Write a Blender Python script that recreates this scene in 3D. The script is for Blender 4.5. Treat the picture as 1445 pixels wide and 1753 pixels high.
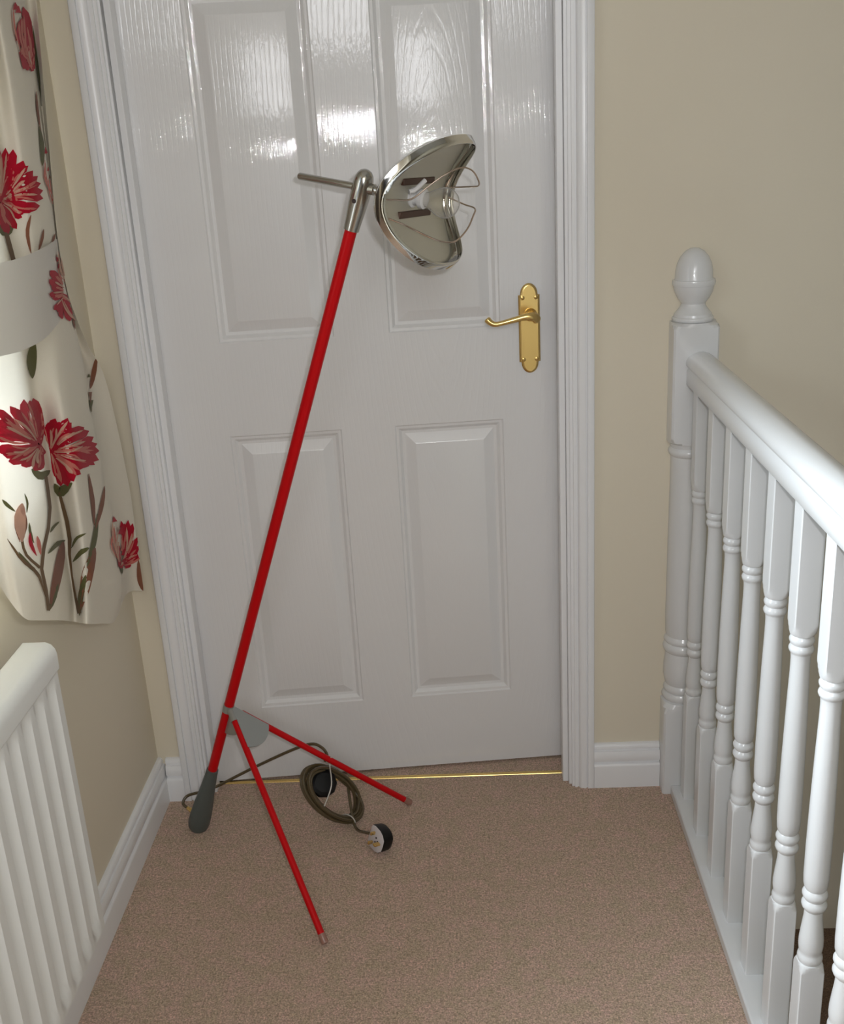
import bpy, bmesh, math, random
import numpy as np
from mathutils import Vector, Matrix

scene = bpy.context.scene
for o in list(bpy.data.objects):
    bpy.data.objects.remove(o, do_unlink=True)
COL = scene.collection

# ------------------------------------------------------------------ camera
CAM_H = 1.33
cd = bpy.data.cameras.new('camera')
cam = bpy.data.objects.new('camera', cd)
COL.objects.link(cam)
RIGHT = Vector((0.99833454, 0.02289583, -0.05295207))
DOWN = Vector((-0.04223393, -0.33520518, -0.94119806))
FWD = Vector((-0.03929932, 0.94186691, -0.33367993))
m = Matrix((RIGHT, -DOWN, -FWD)).transposed().to_4x4()
m.translation = Vector((0, 0, CAM_H))
cam.matrix_world = m
cd.sensor_fit = 'HORIZONTAL'
cd.sensor_width = 36.0
cd.lens = 1830.6 / 1445.0 * 36.0
cd.clip_start = 0.02
scene.camera = cam

# ------------------------------------------------------------------ world and lights
w = bpy.data.worlds.new('world')
scene.world = w
w.use_nodes = True
bg = w.node_tree.nodes['Background']
bg.inputs['Color'].default_value = (0.80, 0.88, 1.0, 1)
bg.inputs['Strength'].default_value = 0.7


def area(name, loc, direction, sx, sy, power, color, shape='RECTANGLE'):
    ld = bpy.data.lights.new(name, 'AREA')
    ld.shape = shape
    ld.size = sx
    ld.size_y = sy
    ld.energy = power
    ld.color = color
    o = bpy.data.objects.new(name, ld)
    COL.objects.link(o)
    o.location = loc
    o.rotation_euler = Vector(direction).to_track_quat('-Z', 'Y').to_euler()
    return o


# the camera's own flash, a hand's breadth right of and above the lens
flash_at = Vector((0, 0, CAM_H)) + RIGHT * 0.045 - DOWN * 0.04
area('flash', flash_at, FWD + DOWN * -0.02, 0.03, 0.02, 4.6, (0.97, 0.98, 1.0))
# daylight through the window in the left wall
day = area('daylight', (-1.02, 1.08, 1.28), (1, -0.20, -0.40), 0.60, 0.75, 28.0, (0.86, 0.93, 1.0))
day.data.spread = math.radians(105)
# soft fill added behind the camera, no lamp known there
area('rear_fill_light', (0.12, -1.65, 2.38), (-0.02, 1, -0.38), 1.0, 1.3, 30.0, (0.955, 0.97, 1.0))

scene.view_settings.view_transform = 'Standard'
scene.view_settings.look = 'None'
scene.view_settings.gamma = 1.0
scene.view_settings.use_curve_mapping = False
scene.view_settings.exposure = 0.33
scene.cycles.use_denoising = True
scene.cycles.max_bounces = 10
scene.cycles.caustics_reflective = False
scene.cycles.caustics_refractive = False
scene.cycles.sample_clamp_indirect = 4.0


# ------------------------------------------------------------------ materials
def mat(name, color, rough=0.5, metal=0.0, coat=0.0, coat_rough=0.1, spec=0.5, sheen=0.0):
    mt = bpy.data.materials.new(name)
    mt.use_nodes = True
    b = mt.node_tree.nodes['Principled BSDF']
    b.inputs['Base Color'].default_value = (*color, 1)
    b.inputs['Roughness'].default_value = rough
    b.inputs['Metallic'].default_value = metal
    b.inputs['Coat Weight'].default_value = coat
    b.inputs['Coat Roughness'].default_value = coat_rough
    b.inputs['Specular IOR Level'].default_value = spec
    b.inputs['Sheen Weight'].default_value = sheen
    return mt


def nd(mt, kind, **kw):
    n = mt.node_tree.nodes.new(kind)
    for k, v in kw.items():
        if k in n.inputs.keys():
            n.inputs[k].default_value = v
        else:
            setattr(n, k, v)
    return n


def lk(mt, a, ao, b, bi):
    mt.node_tree.links.new(a.outputs[ao], b.inputs[bi])


def bsdf(mt):
    return mt.node_tree.nodes['Principled BSDF']


def coords(mt, scale=(1, 1, 1), loc=(0, 0, 0)):
    tc = nd(mt, 'ShaderNodeTexCoord')
    mp = nd(mt, 'ShaderNodeMapping')
    mp.inputs['Scale'].default_value = scale
    mp.inputs['Location'].default_value = loc
    lk(mt, tc, 'Object', mp, 'Vector')
    return mp


def bump_noise(mt, scale=(1, 1, 1), nscale=200.0, strength=0.1, dist=0.001, detail=2.0):
    mp = coords(mt, scale)
    n = nd(mt, 'ShaderNodeTexNoise', Scale=nscale, Detail=detail)
    lk(mt, mp, 'Vector', n, 'Vector')
    b = nd(mt, 'ShaderNodeBump', Strength=strength, Distance=dist)
    lk(mt, n, 'Fac', b, 'Height')
    lk(mt, b, 'Normal', bsdf(mt), 'Normal')
    return n


M = {}
M['wall'] = mat('cream emulsion', (0.71, 0.645, 0.52), 0.85, spec=0.25)
bump_noise(M['wall'], nscale=350, strength=0.12, dist=0.0006)
M['dark_reflect'] = mat('dark brown for reflections', (0.035, 0.022, 0.015), 0.6)  # dark colour chosen so the chrome rim reflects black
M['ceiling'] = mat('ceiling white', (0.80, 0.79, 0.76), 0.9)
M['trim'] = mat('white gloss trim', (0.80, 0.80, 0.81), 0.28)
bump_noise(M['trim'], (1, 1, 1), 120, 0.03, 0.0005)
M['rail'] = mat('white gloss joinery', (0.70, 0.705, 0.71), 0.26, coat=0.2, coat_rough=0.08)
bump_noise(M['rail'], (1, 1, 0.2), 180, 0.05, 0.0005)


def door_paint():
    mt = mat('white door paint', (0.75, 0.745, 0.745), 0.42, coat=1.0, coat_rough=0.03)
    # embossed wood grain: fine vertical streaks plus a few cathedral arches
    mp = coords(mt, (1, 1, 1))
    fine_mp = coords(mt, (300.0, 1.0, 50.0))
    fine = nd(mt, 'ShaderNodeTexNoise', Scale=1.0, Detail=3.0, Roughness=0.6)
    lk(mt, fine_mp, 'Vector', fine, 'Vector')
    arch_mp = coords(mt, (1.0, 1.0, 0.16), (-0.55, 0.0, -0.19))
    wv = nd(mt, 'ShaderNodeTexWave', wave_type='RINGS', rings_direction='SPHERICAL', Scale=34.0, Distortion=2.2, Detail=2.0)
    wv.inputs['Detail Scale'].default_value = 1.2
    lk(mt, arch_mp, 'Vector', wv, 'Vector')
    ramp = nd(mt, 'ShaderNodeValToRGB')
    ramp.color_ramp.elements[0].position = 0.0
    ramp.color_ramp.elements[0].color = (0, 0, 0, 1)
    ramp.color_ramp.elements[1].position = 0.22
    ramp.color_ramp.elements[1].color = (1, 1, 1, 1)
    lk(mt, wv, 'Fac', ramp, 'Fac')
    add = nd(mt, 'ShaderNodeMath', operation='MULTIPLY_ADD')
    add.inputs[1].default_value = 0.35
    lk(mt, ramp, 'Color', add, 0)
    lk(mt, fine, 'Fac', add, 2)
    for st_, sock in ((0.12, 'Normal'), (0.33, 'Coat Normal')):
        b = nd(mt, 'ShaderNodeBump', Strength=st_, Distance=0.0012)
        lk(mt, add, 'Value', b, 'Height')
        lk(mt, b, 'Normal', bsdf(mt), sock)
    return mt


M['door'] = door_paint()


def carpet(name, c1, c2, c3):
    mt = mat(name, c1, 0.95, spec=0.1, sheen=0.15)
    mp = coords(mt)
    n1 = nd(mt, 'ShaderNodeTexNoise', Scale=30.0, Detail=5.0, Roughness=0.7)
    n2 = nd(mt, 'ShaderNodeTexNoise', Scale=150.0, Detail=4.0, Roughness=0.85)
    n3 = nd(mt, 'ShaderNodeTexNoise', Scale=330.0, Detail=2.0, Roughness=0.7)
    for n in (n1, n2, n3):
        lk(mt, mp, 'Vector', n, 'Vector')
    mix1 = nd(mt, 'ShaderNodeMix', data_type='RGBA')
    mix1.inputs[6].default_value = (*c1, 1)
    mix1.inputs[7].default_value = (*c2, 1)
    r1 = nd(mt, 'ShaderNodeMapRange')
    r1.inputs['From Min'].default_value = 0.40
    r1.inputs['From Max'].default_value = 0.62
    lk(mt, n1, 'Fac', r1, 'Value')
    lk(mt, r1, 'Result', mix1, 0)
    mix2 = nd(mt, 'ShaderNodeMix', data_type='RGBA')
    mix2.inputs[7].default_value = (*c3, 1)
    r2 = nd(mt, 'ShaderNodeMapRange')
    r2.inputs['From Min'].default_value = 0.42
    r2.inputs['From Max'].default_value = 0.72
    lk(mt, n2, 'Fac', r2, 'Value')
    lk(mt, mix1, 2, mix2, 6)
    lk(mt, r2, 'Result', mix2, 0)
    # individual tufts lighter and darker
    r3 = nd(mt, 'ShaderNodeMapRange')
    r3.inputs['From Min'].default_value = 0.30
    r3.inputs['From Max'].default_value = 0.70
    r3.inputs['To Min'].default_value = 0.50
    r3.inputs['To Max'].default_value = 1.40
    lk(mt, n3, 'Fac', r3, 'Value')
    tuft = nd(mt, 'ShaderNodeMix', data_type='RGBA', blend_type='MULTIPLY')
    tuft.inputs[0].default_value = 1.0
    lk(mt, mix2, 2, tuft, 6)
    lk(mt, r3, 'Result', tuft, 7)
    lk(mt, tuft, 2, bsdf(mt), 'Base Color')
    add = nd(mt, 'ShaderNodeMath', operation='ADD')
    lk(mt, n2, 'Fac', add, 0)
    lk(mt, n3, 'Fac', add, 1)
    b = nd(mt, 'ShaderNodeBump', Strength=0.8, Distance=0.004)
    lk(mt, add, 'Value', b, 'Height')
    lk(mt, b, 'Normal', bsdf(mt), 'Normal')
    return mt


M['carpet'] = carpet('beige twist carpet', (0.60, 0.455, 0.325), (0.72, 0.485, 0.40), (0.31, 0.22, 0.145))
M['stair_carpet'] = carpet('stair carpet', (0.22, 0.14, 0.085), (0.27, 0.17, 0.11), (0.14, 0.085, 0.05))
M['brass'] = mat('polished brass', (0.80, 0.57, 0.22), 0.27, 1.0)
bump_noise(M['brass'], nscale=60, strength=0.03, dist=0.001)
M['brass_dark'] = mat('brass screw', (0.62, 0.42, 0.15), 0.3, 1.0)
M['red'] = mat('red enamel', (0.52, 0.001, 0.004), 0.33, spec=0.22)
bump_noise(M['red'], nscale=120, strength=0.03, dist=0.0005)
M['chrome'] = mat('chrome', (0.66, 0.65, 0.62), 0.07, 1.0)
bump_noise(M['chrome'], nscale=40, strength=0.015, dist=0.0005)
M['nickel'] = mat('nickel plated casting', (0.50, 0.49, 0.46), 0.16, 1.0)
bump_noise(M['nickel'], nscale=90, strength=0.04, dist=0.0005)
M['reflector'] = mat('satin aluminium reflector', (0.60, 0.575, 0.49), 0.45, 0.7)
bump_noise(M['reflector'], nscale=60, strength=0.03, dist=0.0005)
M['zinc'] = mat('bare zinc sheet', (0.40, 0.42, 0.41), 0.36, 0.75)
bump_noise(M['zinc'], nscale=70, strength=0.08, dist=0.0008)
M['foot'] = mat('grey cast foot', (0.10, 0.115, 0.108), 0.42, 0.25)
bump_noise(M['foot'], nscale=90, strength=0.10, dist=0.0008)
M['cap'] = mat('clear pinkish plastic cap', (0.42, 0.22, 0.17), 0.35)
bsdf(M['cap']).inputs['Transmission Weight'].default_value = 0.35
M['wire'] = mat('copper toned wire', (0.62, 0.50, 0.42), 0.22, 1.0)
M['ceramic'] = mat('white ceramic', (0.75, 0.73, 0.72), 0.3)
M['umber'] = mat('dark bronze strip', (0.075, 0.035, 0.022), 0.4, 0.3)
M['cord'] = mat('smoky gold cord', (0.085, 0.062, 0.030), 0.25, coat=0.3)
M['black'] = mat('black plastic', (0.006, 0.006, 0.006), 0.4, spec=0.25)
M['plug_face'] = mat('white plug face', (0.62, 0.57, 0.57), 0.45)
M['tie'] = mat('clear cable tie', (0.55, 0.52, 0.47), 0.35)
M['rad'] = mat('white radiator enamel', (0.74, 0.745, 0.73), 0.33)
bump_noise(M['rad'], nscale=200, strength=0.02, dist=0.0004)
M['upvc'] = mat('white window frame', (0.80, 0.80, 0.80), 0.3)
M['dark'] = mat('deep brown', (0.03, 0.015, 0.012), 0.5)
def fabric(name, col, trans):
    mt = mat(name, col, 0.9, spec=0.15, sheen=0.1)
    mp = coords(mt, (1, 1, 1))
    wv = nd(mt, 'ShaderNodeTexNoise', Scale=900.0, Detail=1.0)
    lk(mt, mp, 'Vector', wv, 'Vector')
    n2 = nd(mt, 'ShaderNodeTexNoise', Scale=9.0, Detail=3.0)
    lk(mt, mp, 'Vector', n2, 'Vector')
    add = nd(mt, 'ShaderNodeMath', operation='MULTIPLY_ADD')
    add.inputs[1].default_value = 9.0
    lk(mt, n2, 'Fac', add, 0)
    lk(mt, wv, 'Fac', add, 2)
    b = nd(mt, 'ShaderNodeBump', Strength=0.25, Distance=0.0012)
    lk(mt, add, 'Value', b, 'Height')
    lk(mt, b, 'Normal', bsdf(mt), 'Normal')
    t = nd(mt, 'ShaderNodeBsdfTranslucent')
    t.inputs['Color'].default_value = (*col, 1)
    mx = nd(mt, 'ShaderNodeMixShader', Fac=trans)
    out = mt.node_tree.nodes['Material Output']
    lk(mt, bsdf(mt), 'BSDF', mx, 1)
    lk(mt, t, 'BSDF', mx, 2)
    lk(mt, mx, 'Shader', out, 'Surface')
    return mt


for k, c in dict(red=(0.46, 0.007, 0.026), pink=(0.62, 0.19, 0.15), pale=(0.64, 0.38, 0.28),
                 green=(0.135, 0.13, 0.05), brown=(0.26, 0.105, 0.06), stem=(0.18, 0.11, 0.055)).items():
    M['stitch_' + k] = fabric('stitch ' + k, c, 0.25)


M['curtain'] = fabric('cream curtain cotton', (0.72, 0.67, 0.57), 0.10)
M['tieback'] = fabric('pale tieback cotton', (0.70, 0.67, 0.62), 0.15)


def thin_glass(name, tint=(1, 1, 1), gloss=0.1):
    mt = bpy.data.materials.new(name)
    mt.use_nodes = True
    nt = mt.node_tree
    nt.nodes.remove(nt.nodes['Principled BSDF'])
    tr = nt.nodes.new('ShaderNodeBsdfTransparent')
    tr.inputs['Color'].default_value = (*tint, 1)
    gl = nt.nodes.new('ShaderNodeBsdfGlossy')
    gl.inputs['Roughness'].default_value = 0.02
    lw = nt.nodes.new('ShaderNodeLayerWeight')
    lw.inputs['Blend'].default_value = gloss
    mx = nt.nodes.new('ShaderNodeMixShader')
    nt.links.new(lw.outputs['Fresnel'], mx.inputs[0])
    nt.links.new(tr.outputs[0], mx.inputs[1])
    nt.links.new(gl.outputs[0], mx.inputs[2])
    nt.links.new(mx.outputs[0], nt.nodes['Material Output'].inputs['Surface'])
    return mt


M['pane'] = thin_glass('window glass', (0.95, 0.97, 0.97), 0.1)
M['bulb'] = thin_glass('clear bulb glass', (0.97, 0.96, 0.94), 0.06)
_nt = M['bulb'].node_tree
_d = _nt.nodes.new('ShaderNodeBsdfDiffuse')
_d.inputs['Color'].default_value = (0.75, 0.73, 0.70, 1)  # pale edge colour standing in for reflection on the glass outline
_lw = _nt.nodes.new('ShaderNodeLayerWeight')
_lw.inputs['Blend'].default_value = 0.18
_m = _nt.nodes.new('ShaderNodeMixShader')
_nt.links.new(_lw.outputs['Facing'], _m.inputs[0])
_nt.links.new(_nt.nodes['Mix Shader'].outputs[0], _m.inputs[1])
_nt.links.new(_d.outputs[0], _m.inputs[2])
_nt.links.new(_m.outputs[0], _nt.nodes['Material Output'].inputs['Surface'])


# ------------------------------------------------------------------ mesh helpers
def finish(me, angle=35.0):
    b = bmesh.new()
    b.from_mesh(me)
    bmesh.ops.remove_doubles(b, verts=b.verts, dist=1e-6)
    bmesh.ops.recalc_face_normals(b, faces=b.faces)
    lim = math.radians(angle)
    for f in b.faces:
        f.smooth = True
    for e in b.edges:
        if len(e.link_faces) == 2:
            e.smooth = e.calc_face_angle(0.0) < lim
        else:
            e.smooth = True
    b.to_mesh(me)
    b.free()


class MB:
    """collects vertices and faces of one part"""

    def __init__(self):
        self.v, self.f, self.mi = [], [], []

    def add(self, verts, faces, mi=0):
        n = len(self.v)
        self.v += [tuple(p) for p in verts]
        self.f += [tuple(n + i for i in f) for f in faces]
        self.mi += [mi] * len(faces)
        return self

    def box(self, x0, x1, y0, y1, z0, z1):
        v = [(x0, y0, z0), (x1, y0, z0), (x1, y1, z0), (x0, y1, z0), (x0, y0, z1), (x1, y0, z1), (x1, y1, z1), (x0, y1, z1)]
        return self.add(v, [(0, 3, 2, 1), (4, 5, 6, 7), (0, 1, 5, 4), (1, 2, 6, 5), (2, 3, 7, 6), (3, 0, 4, 7)])

    def rings(self, rings, cap=True, closed=False):
        n = len(rings[0])
        v = [p for r in rings for p in r]
        f = []
        R = len(rings)
        for i in range(R if closed else R - 1):
            for j in range(n):
                a, b2 = i * n + j, i * n + (j + 1) % n
                c, d = ((i + 1) % R) * n + (j + 1) % n, ((i + 1) % R) * n + j
                f.append((a, b2, c, d))
        if cap and not closed:
            f.append(tuple(reversed(range(n))))
            f.append(tuple((R - 1) * n + j for j in range(n)))
        return self.add(v, f)

    def tube(self, pts, r, seg=12, closed=False, cap=True):
        pts = [Vector(p) for p in pts]
        n = len(pts)
        rr = r if isinstance(r, (list, tuple)) else [r] * n
        tang = []
        for i in range(n):
            a = pts[i - 1] if (i > 0 or closed) else pts[i]
            c = pts[(i + 1) % n] if (i < n - 1 or closed) else pts[i]
            tang.append((c - a).normalized())
        up = Vector((0, 0, 1)) if abs(tang[0].z) < 0.9 else Vector((1, 0, 0))
        nv = (up - tang[0] * up.dot(tang[0])).normalized()
        rings = []
        for i in range(n):
            nv = (nv - tang[i] * nv.dot(tang[i])).normalized()
            bv = tang[i].cross(nv)
            rings.append([pts[i] + (nv * math.cos(2 * math.pi * k / seg) + bv * math.sin(2 * math.pi * k / seg)) * rr[i] for k in range(seg)])
        return self.rings(rings, cap, closed)

    def lathe(self, origin, axis, prof, seg=32, cap=True):
        """prof: list of (distance along axis, radius)"""
        o, ax = Vector(origin), Vector(axis).normalized()
        up = Vector((0, 0, 1)) if abs(ax.z) < 0.9 else Vector((1, 0, 0))
        e1 = (up - ax * up.dot(ax)).normalized()
        e2 = ax.cross(e1)
        rings = [[o + ax * s + (e1 * math.cos(2 * math.pi * k / seg) + e2 * math.sin(2 * math.pi * k / seg)) * max(r, 1e-5) for k in range(seg)] for s, r in prof]
        return self.rings(rings, cap)

    def prism(self, prof, p0, p1, ex, ez):
        """closed 2D profile (a,b) in axes ex,ez swept from p0 to p1"""
        p0, p1, ex, ez = Vector(p0), Vector(p1), Vector(ex), Vector(ez)
        return self.rings([[p + ex * a + ez * b for a, b in prof] for p in (p0, p1)])

    def obox(self, c, ax, ay, az, sx, sy, sz, bev=0.0):
        c, ax, ay, az = Vector(c), Vector(ax), Vector(ay), Vector(az)
        v = [c + ax * (sx * i / 2) + ay * (sy * j / 2) + az * (sz * k / 2) for k in (-1, 1) for j in (-1, 1) for i in (-1, 1)]
        return self.add(v, [(0, 2, 3, 1), (4, 5, 7, 6), (0, 1, 5, 4), (1, 3, 7, 5), (3, 2, 6, 7), (2, 0, 4, 6)])

    def build(self, name, material, parent=None, angle=35.0, bevel=0.0, solid=0.0, mats=None):
        me = bpy.data.meshes.new(name)
        me.from_pydata(self.v, [], self.f)
        for mt in (mats or [material]):
            me.materials.append(mt)
        for p, i in zip(me.polygons, self.mi):
            p.material_index = i
        finish(me, angle)
        o = bpy.data.objects.new(name, me)
        COL.objects.link(o)
        if bevel:
            b = o.modifiers.new('bevel', 'BEVEL')
            b.width = bevel
            b.segments = 2
            b.limit_method = 'ANGLE'
            b.angle_limit = math.radians(40)
        if solid:
            s = o.modifiers.new('solid', 'SOLIDIFY')
            s.thickness = solid
            s.offset = 0
        if parent is not None:
            o.parent = parent
            o.matrix_parent_inverse = parent.matrix_world.inverted()
        return o


def catmull(pts, per=8, closed=False):
    pts = [Vector(p) for p in pts]
    n = len(pts)
    out = []
    for i in range(n if closed else n - 1):
        p0 = pts[(i - 1) % n] if (closed or i > 0) else pts[i]
        p1, p2 = pts[i], pts[(i + 1) % n]
        p3 = pts[(i + 2) % n] if (closed or i + 2 < n) else pts[i + 1]
        for k in range(per):
            t = k / per
            out.append(0.5 * ((2 * p1) + (p2 - p0) * t + (2 * p0 - 5 * p1 + 4 * p2 - p3) * t * t + (3 * p1 - p0 - 3 * p2 + p3) * t ** 3))
    if not closed:
        out.append(pts[-1])
    return out


def tag(o, label, cat, group=None):
    o['label'] = label
    o['category'] = cat
    if group:
        o['group'] = group
    return o


def structure(o):
    o['kind'] = 'structure'
    return o


def empty(name, loc):
    o = bpy.data.objects.new(name, None)
    o.empty_display_size = 0.05
    COL.objects.link(o)
    o.location = loc
    bpy.context.view_layer.update()
    return o


# ------------------------------------------------------------------ room shell
WALL_Y = 1.97        # face of the wall that holds the door
LEFT_X = -0.678      # face of the window wall
LIN_L, LIN_R = -0.575, 0.200   # inner faces of the door lining
RAIL_X = 0.438       # centre line of the balustrade

f = MB()
f.box(-0.95, 0.470, -4.6, WALL_Y, -0.26, 0.0)
f.box(0.470, 0.56, -4.6, 0.40, -0.26, 0.0)
f.box(LIN_L - 0.03, LIN_R + 0.03, WALL_Y, WALL_Y + 0.10, -0.26, 0.0)
f.box(-1.6, 1.3, WALL_Y + 0.10, 3.2, -0.26, 0.0)
structure(f.build('floor', M['carpet']))

fl2 = MB()
LOW = -0.40  # landing set high, its dark carpet standing in for stairwell shade
fl2.box(0.49, 2.48, 0.95, WALL_Y, LOW - 0.2, LOW)
for i in range(6):      # flight falling from the quarter landing back below the hall
    fl2.box(0.49, 2.48, 0.95 - 0.23 * (i + 1), 0.95 - 0.23 * i, LOW - 0.2 * (i + 2), LOW - 0.2 * (i + 1))
structure(fl2.build('floor.001', M['stair_carpet']))

wb = MB()
wb.box(-0.95, LIN_L - 0.03, WALL_Y, WALL_Y + 0.10, -0.26, 2.45)
wb.box(LIN_R + 0.03, 2.55, WALL_Y, WALL_Y + 0.10, -2.6, 2.45)
wb.box(LIN_L - 0.03, LIN_R + 0.03, WALL_Y, WALL_Y + 0.10, 2.02, 2.45)
structure(wb.build('wall_back', M['wall']))

WY0, WY1, WZ0, WZ1 = 0.20, 1.45, 0.90, 2.06     # window opening
wl = MB()
wl.box(-0.92, LEFT_X, -4.6, WY0, 0, 2.45)
wl.box(-0.92, LEFT_X, WY1, WALL_Y, 0, 2.45)
wl.box(-0.92, LEFT_X, WY0, WY1, 0, WZ0)
wl.box(-0.92, LEFT_X, WY0, WY1, WZ1, 2.45)
structure(wl.build('wall_left', M['wall']))
wr = MB()
wr.box(2.48, 2.55, -4.6, WALL_Y, -2.6, 2.45)
structure(wr.build('wall_right', M['wall']))
ws_ = MB()     # unseen partition added to keep the rear fill off the stairwell wall
ws_.box(0.56, 0.66, -4.6, 0.40, -2.6, 2.45)
structure(ws_.build('wall_light_block', M['wall']))
wf = MB()
wf.box(-0.92, 2.55, -4.68, -4.6, -2.6, 2.45)
structure(wf.build('wall_front', M['dark_reflect']))  # unseen rear wall, coloured dark for the chrome rim's reflection
wn_ = MB()      # unseen room behind the door, closed in to block sky light
wn_.box(-1.7, 1.4, 3.2, 3.28, -0.26, 2.45)
wn_.box(-1.7, -1.6, WALL_Y + 0.1, 3.2, -0.26, 2.45)
wn_.box(1.3, 1.4, WALL_Y + 0.1, 3.2, -0.26, 2.45)
wn_.box(-1.7, -0.95, WALL_Y, WALL_Y + 0.10, -0.26, 2.45)
wn_.box(-1.7, 1.4, WALL_Y + 0.1, 3.28, 2.40, 2.45)
structure(wn_.build('wall_bedroom', M['wall']))
ce = MB()
ce.box(-0.92, 2.55, -4.6, WALL_Y, 2.40, 2.45)
structure(ce.build('ceiling', M['ceiling']))
fa = MB()
fa.box(0.470, 0.484, 0.40, WALL_Y, -0.30, 0.0)
structure(fa.build('trim_5', M['trim']))

# made-up dark door out of view, added for the chrome rim to reflect
d2 = MB()
d2.box(LEFT_X - 0.0, LEFT_X + 0.030, -1.32, -0.42, 0.0, 2.02)
d2.box(LEFT_X + 0.030, LEFT_X + 0.036, -1.20, -0.92, 0.25, 0.85)
d2.box(LEFT_X + 0.030, LEFT_X + 0.036, -0.82, -0.54, 0.25, 0.85)
d2.box(LEFT_X + 0.030, LEFT_X + 0.036, -1.20, -0.92, 1.05, 1.85)
d2.box(LEFT_X + 0.030, LEFT_X + 0.036, -0.82, -0.54, 1.05, 1.85)
structure(d2.build('reflection_door', M['dark_reflect']))

# window in the left wall
wn = MB()
fx0, fx1 = -0.90, -0.84
wn.box(fx0, fx1, WY0, WY1, WZ0, WZ0 + 0.06)
wn.box(fx0, fx1, WY0, WY1, WZ1 - 0.06, WZ1)
wn.box(fx0, fx1, WY0, WY0 + 0.06, WZ0, WZ1)
wn.box(fx0, fx1, WY1 - 0.06, WY1, WZ0, WZ1)
wn.box(fx0, fx1, 0.79, 0.85, WZ0, WZ1)
win = structure(wn.build('window_1', M['upvc'], bevel=0.004))
pn = MB()
pn.box(-0.872, -0.868, WY0 + 0.05, WY1 - 0.05, WZ0 + 0.05, WZ1 - 0.05)
pn.build('pane', M['pane'], win)
ws = MB()
ws.box(-0.84, LEFT_X + 0.025, WY0 - 0.03, WY1 + 0.0, WZ0 - 0.0, WZ0 + 0.02)
structure(ws.build('trim_4', M['trim'], bevel=0.004))

# skirting boards: flat face, bead, torus shoulder
SK = [(0, 0), (0.018, 0), (0.018, 0.050), (0.0172, 0.054), (0.0145, 0.0565), (0.0105, 0.0575), (0.0105, 0.062), (0.0150, 0.0625), (0.0162, 0.068),
      (0.0155, 0.077), (0.0128, 0.0845), (0.0085, 0.0855), (0.0085, 0.089), (0.0105, 0.0905), (0.0095, 0.096), (0.006, 0.100), (0, 0.100)]
s = MB()
s.prism(SK, (0.2515, WALL_Y, 0), (0.389, WALL_Y, 0), (0, -1, 0), (0, 0, 1))
s.prism(SK, (LEFT_X + 0.018, WALL_Y, 0), (-0.625, WALL_Y, 0), (0, -1, 0), (0, 0, 1))
structure(s.build('baseboard_back', M['trim'], angle=50))
s = MB()
s.prism(SK, (LEFT_X, -4.6, 0), (LEFT_X, WALL_Y - 0.0005, 0), (1, 0, 0), (0, 0, 1))
structure(s.build('baseboard_left', M['trim'], angle=50))

# architrave: profile across its width (from the inner edge out) and its thickness
AW = 0.0455
AR = [(0, 0), (0, 0.008), (0.0055, 0.008), (0.006, 0.0118), (0.0115, 0.0118), (0.012, 0.0095), (0.0142, 0.0095), (0.0148, 0.0130), (0.019, 0.0158), (0.024, 0.0172), (0.029, 0.0176), (0.0300, 0.0140), (0.0322, 0.0140), (0.0328, 0.018),
      (0.0440, 0.018), (AW, 0.0165), (AW, 0)]
a = MB()
a.prism(AR, (LIN_L - 0.005, WALL_Y, 0), (LIN_L - 0.005, WALL_Y, 2.0), (-1, 0, 0), (0, -1, 0))
a.prism(AR, (LIN_R + 0.006, WALL_Y, 0), (LIN_R + 0.006, WALL_Y, 2.0), (1, 0, 0), (0, -1, 0))
a.prism(AR, (LIN_L - 0.05, WALL_Y, 2.0), (LIN_R + 0.051, WALL_Y, 2.0), (0, 0, 1), (0, -1, 0))
structure(a.build('trim_1', M['trim'], angle=50))
li = MB()
li.box(LIN_L - 0.03, LIN_L, WALL_Y, WALL_Y + 0.13, 0, 2.02)
li.box(LIN_R, LIN_R + 0.03, WALL_Y, WALL_Y + 0.13, 0, 2.02)
li.box(LIN_L, LIN_R, WALL_Y, WALL_Y + 0.13, 1.995, 2.02)
li.box(LIN_L, LIN_L + 0.012, 1.981, 2.0115, 0, 1.995)
li.box(LIN_R - 0.012, LIN_R, 1.981, 2.0115, 0, 1.995)
structure(li.build('trim_2', M['trim'], bevel=0.0012))

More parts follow.
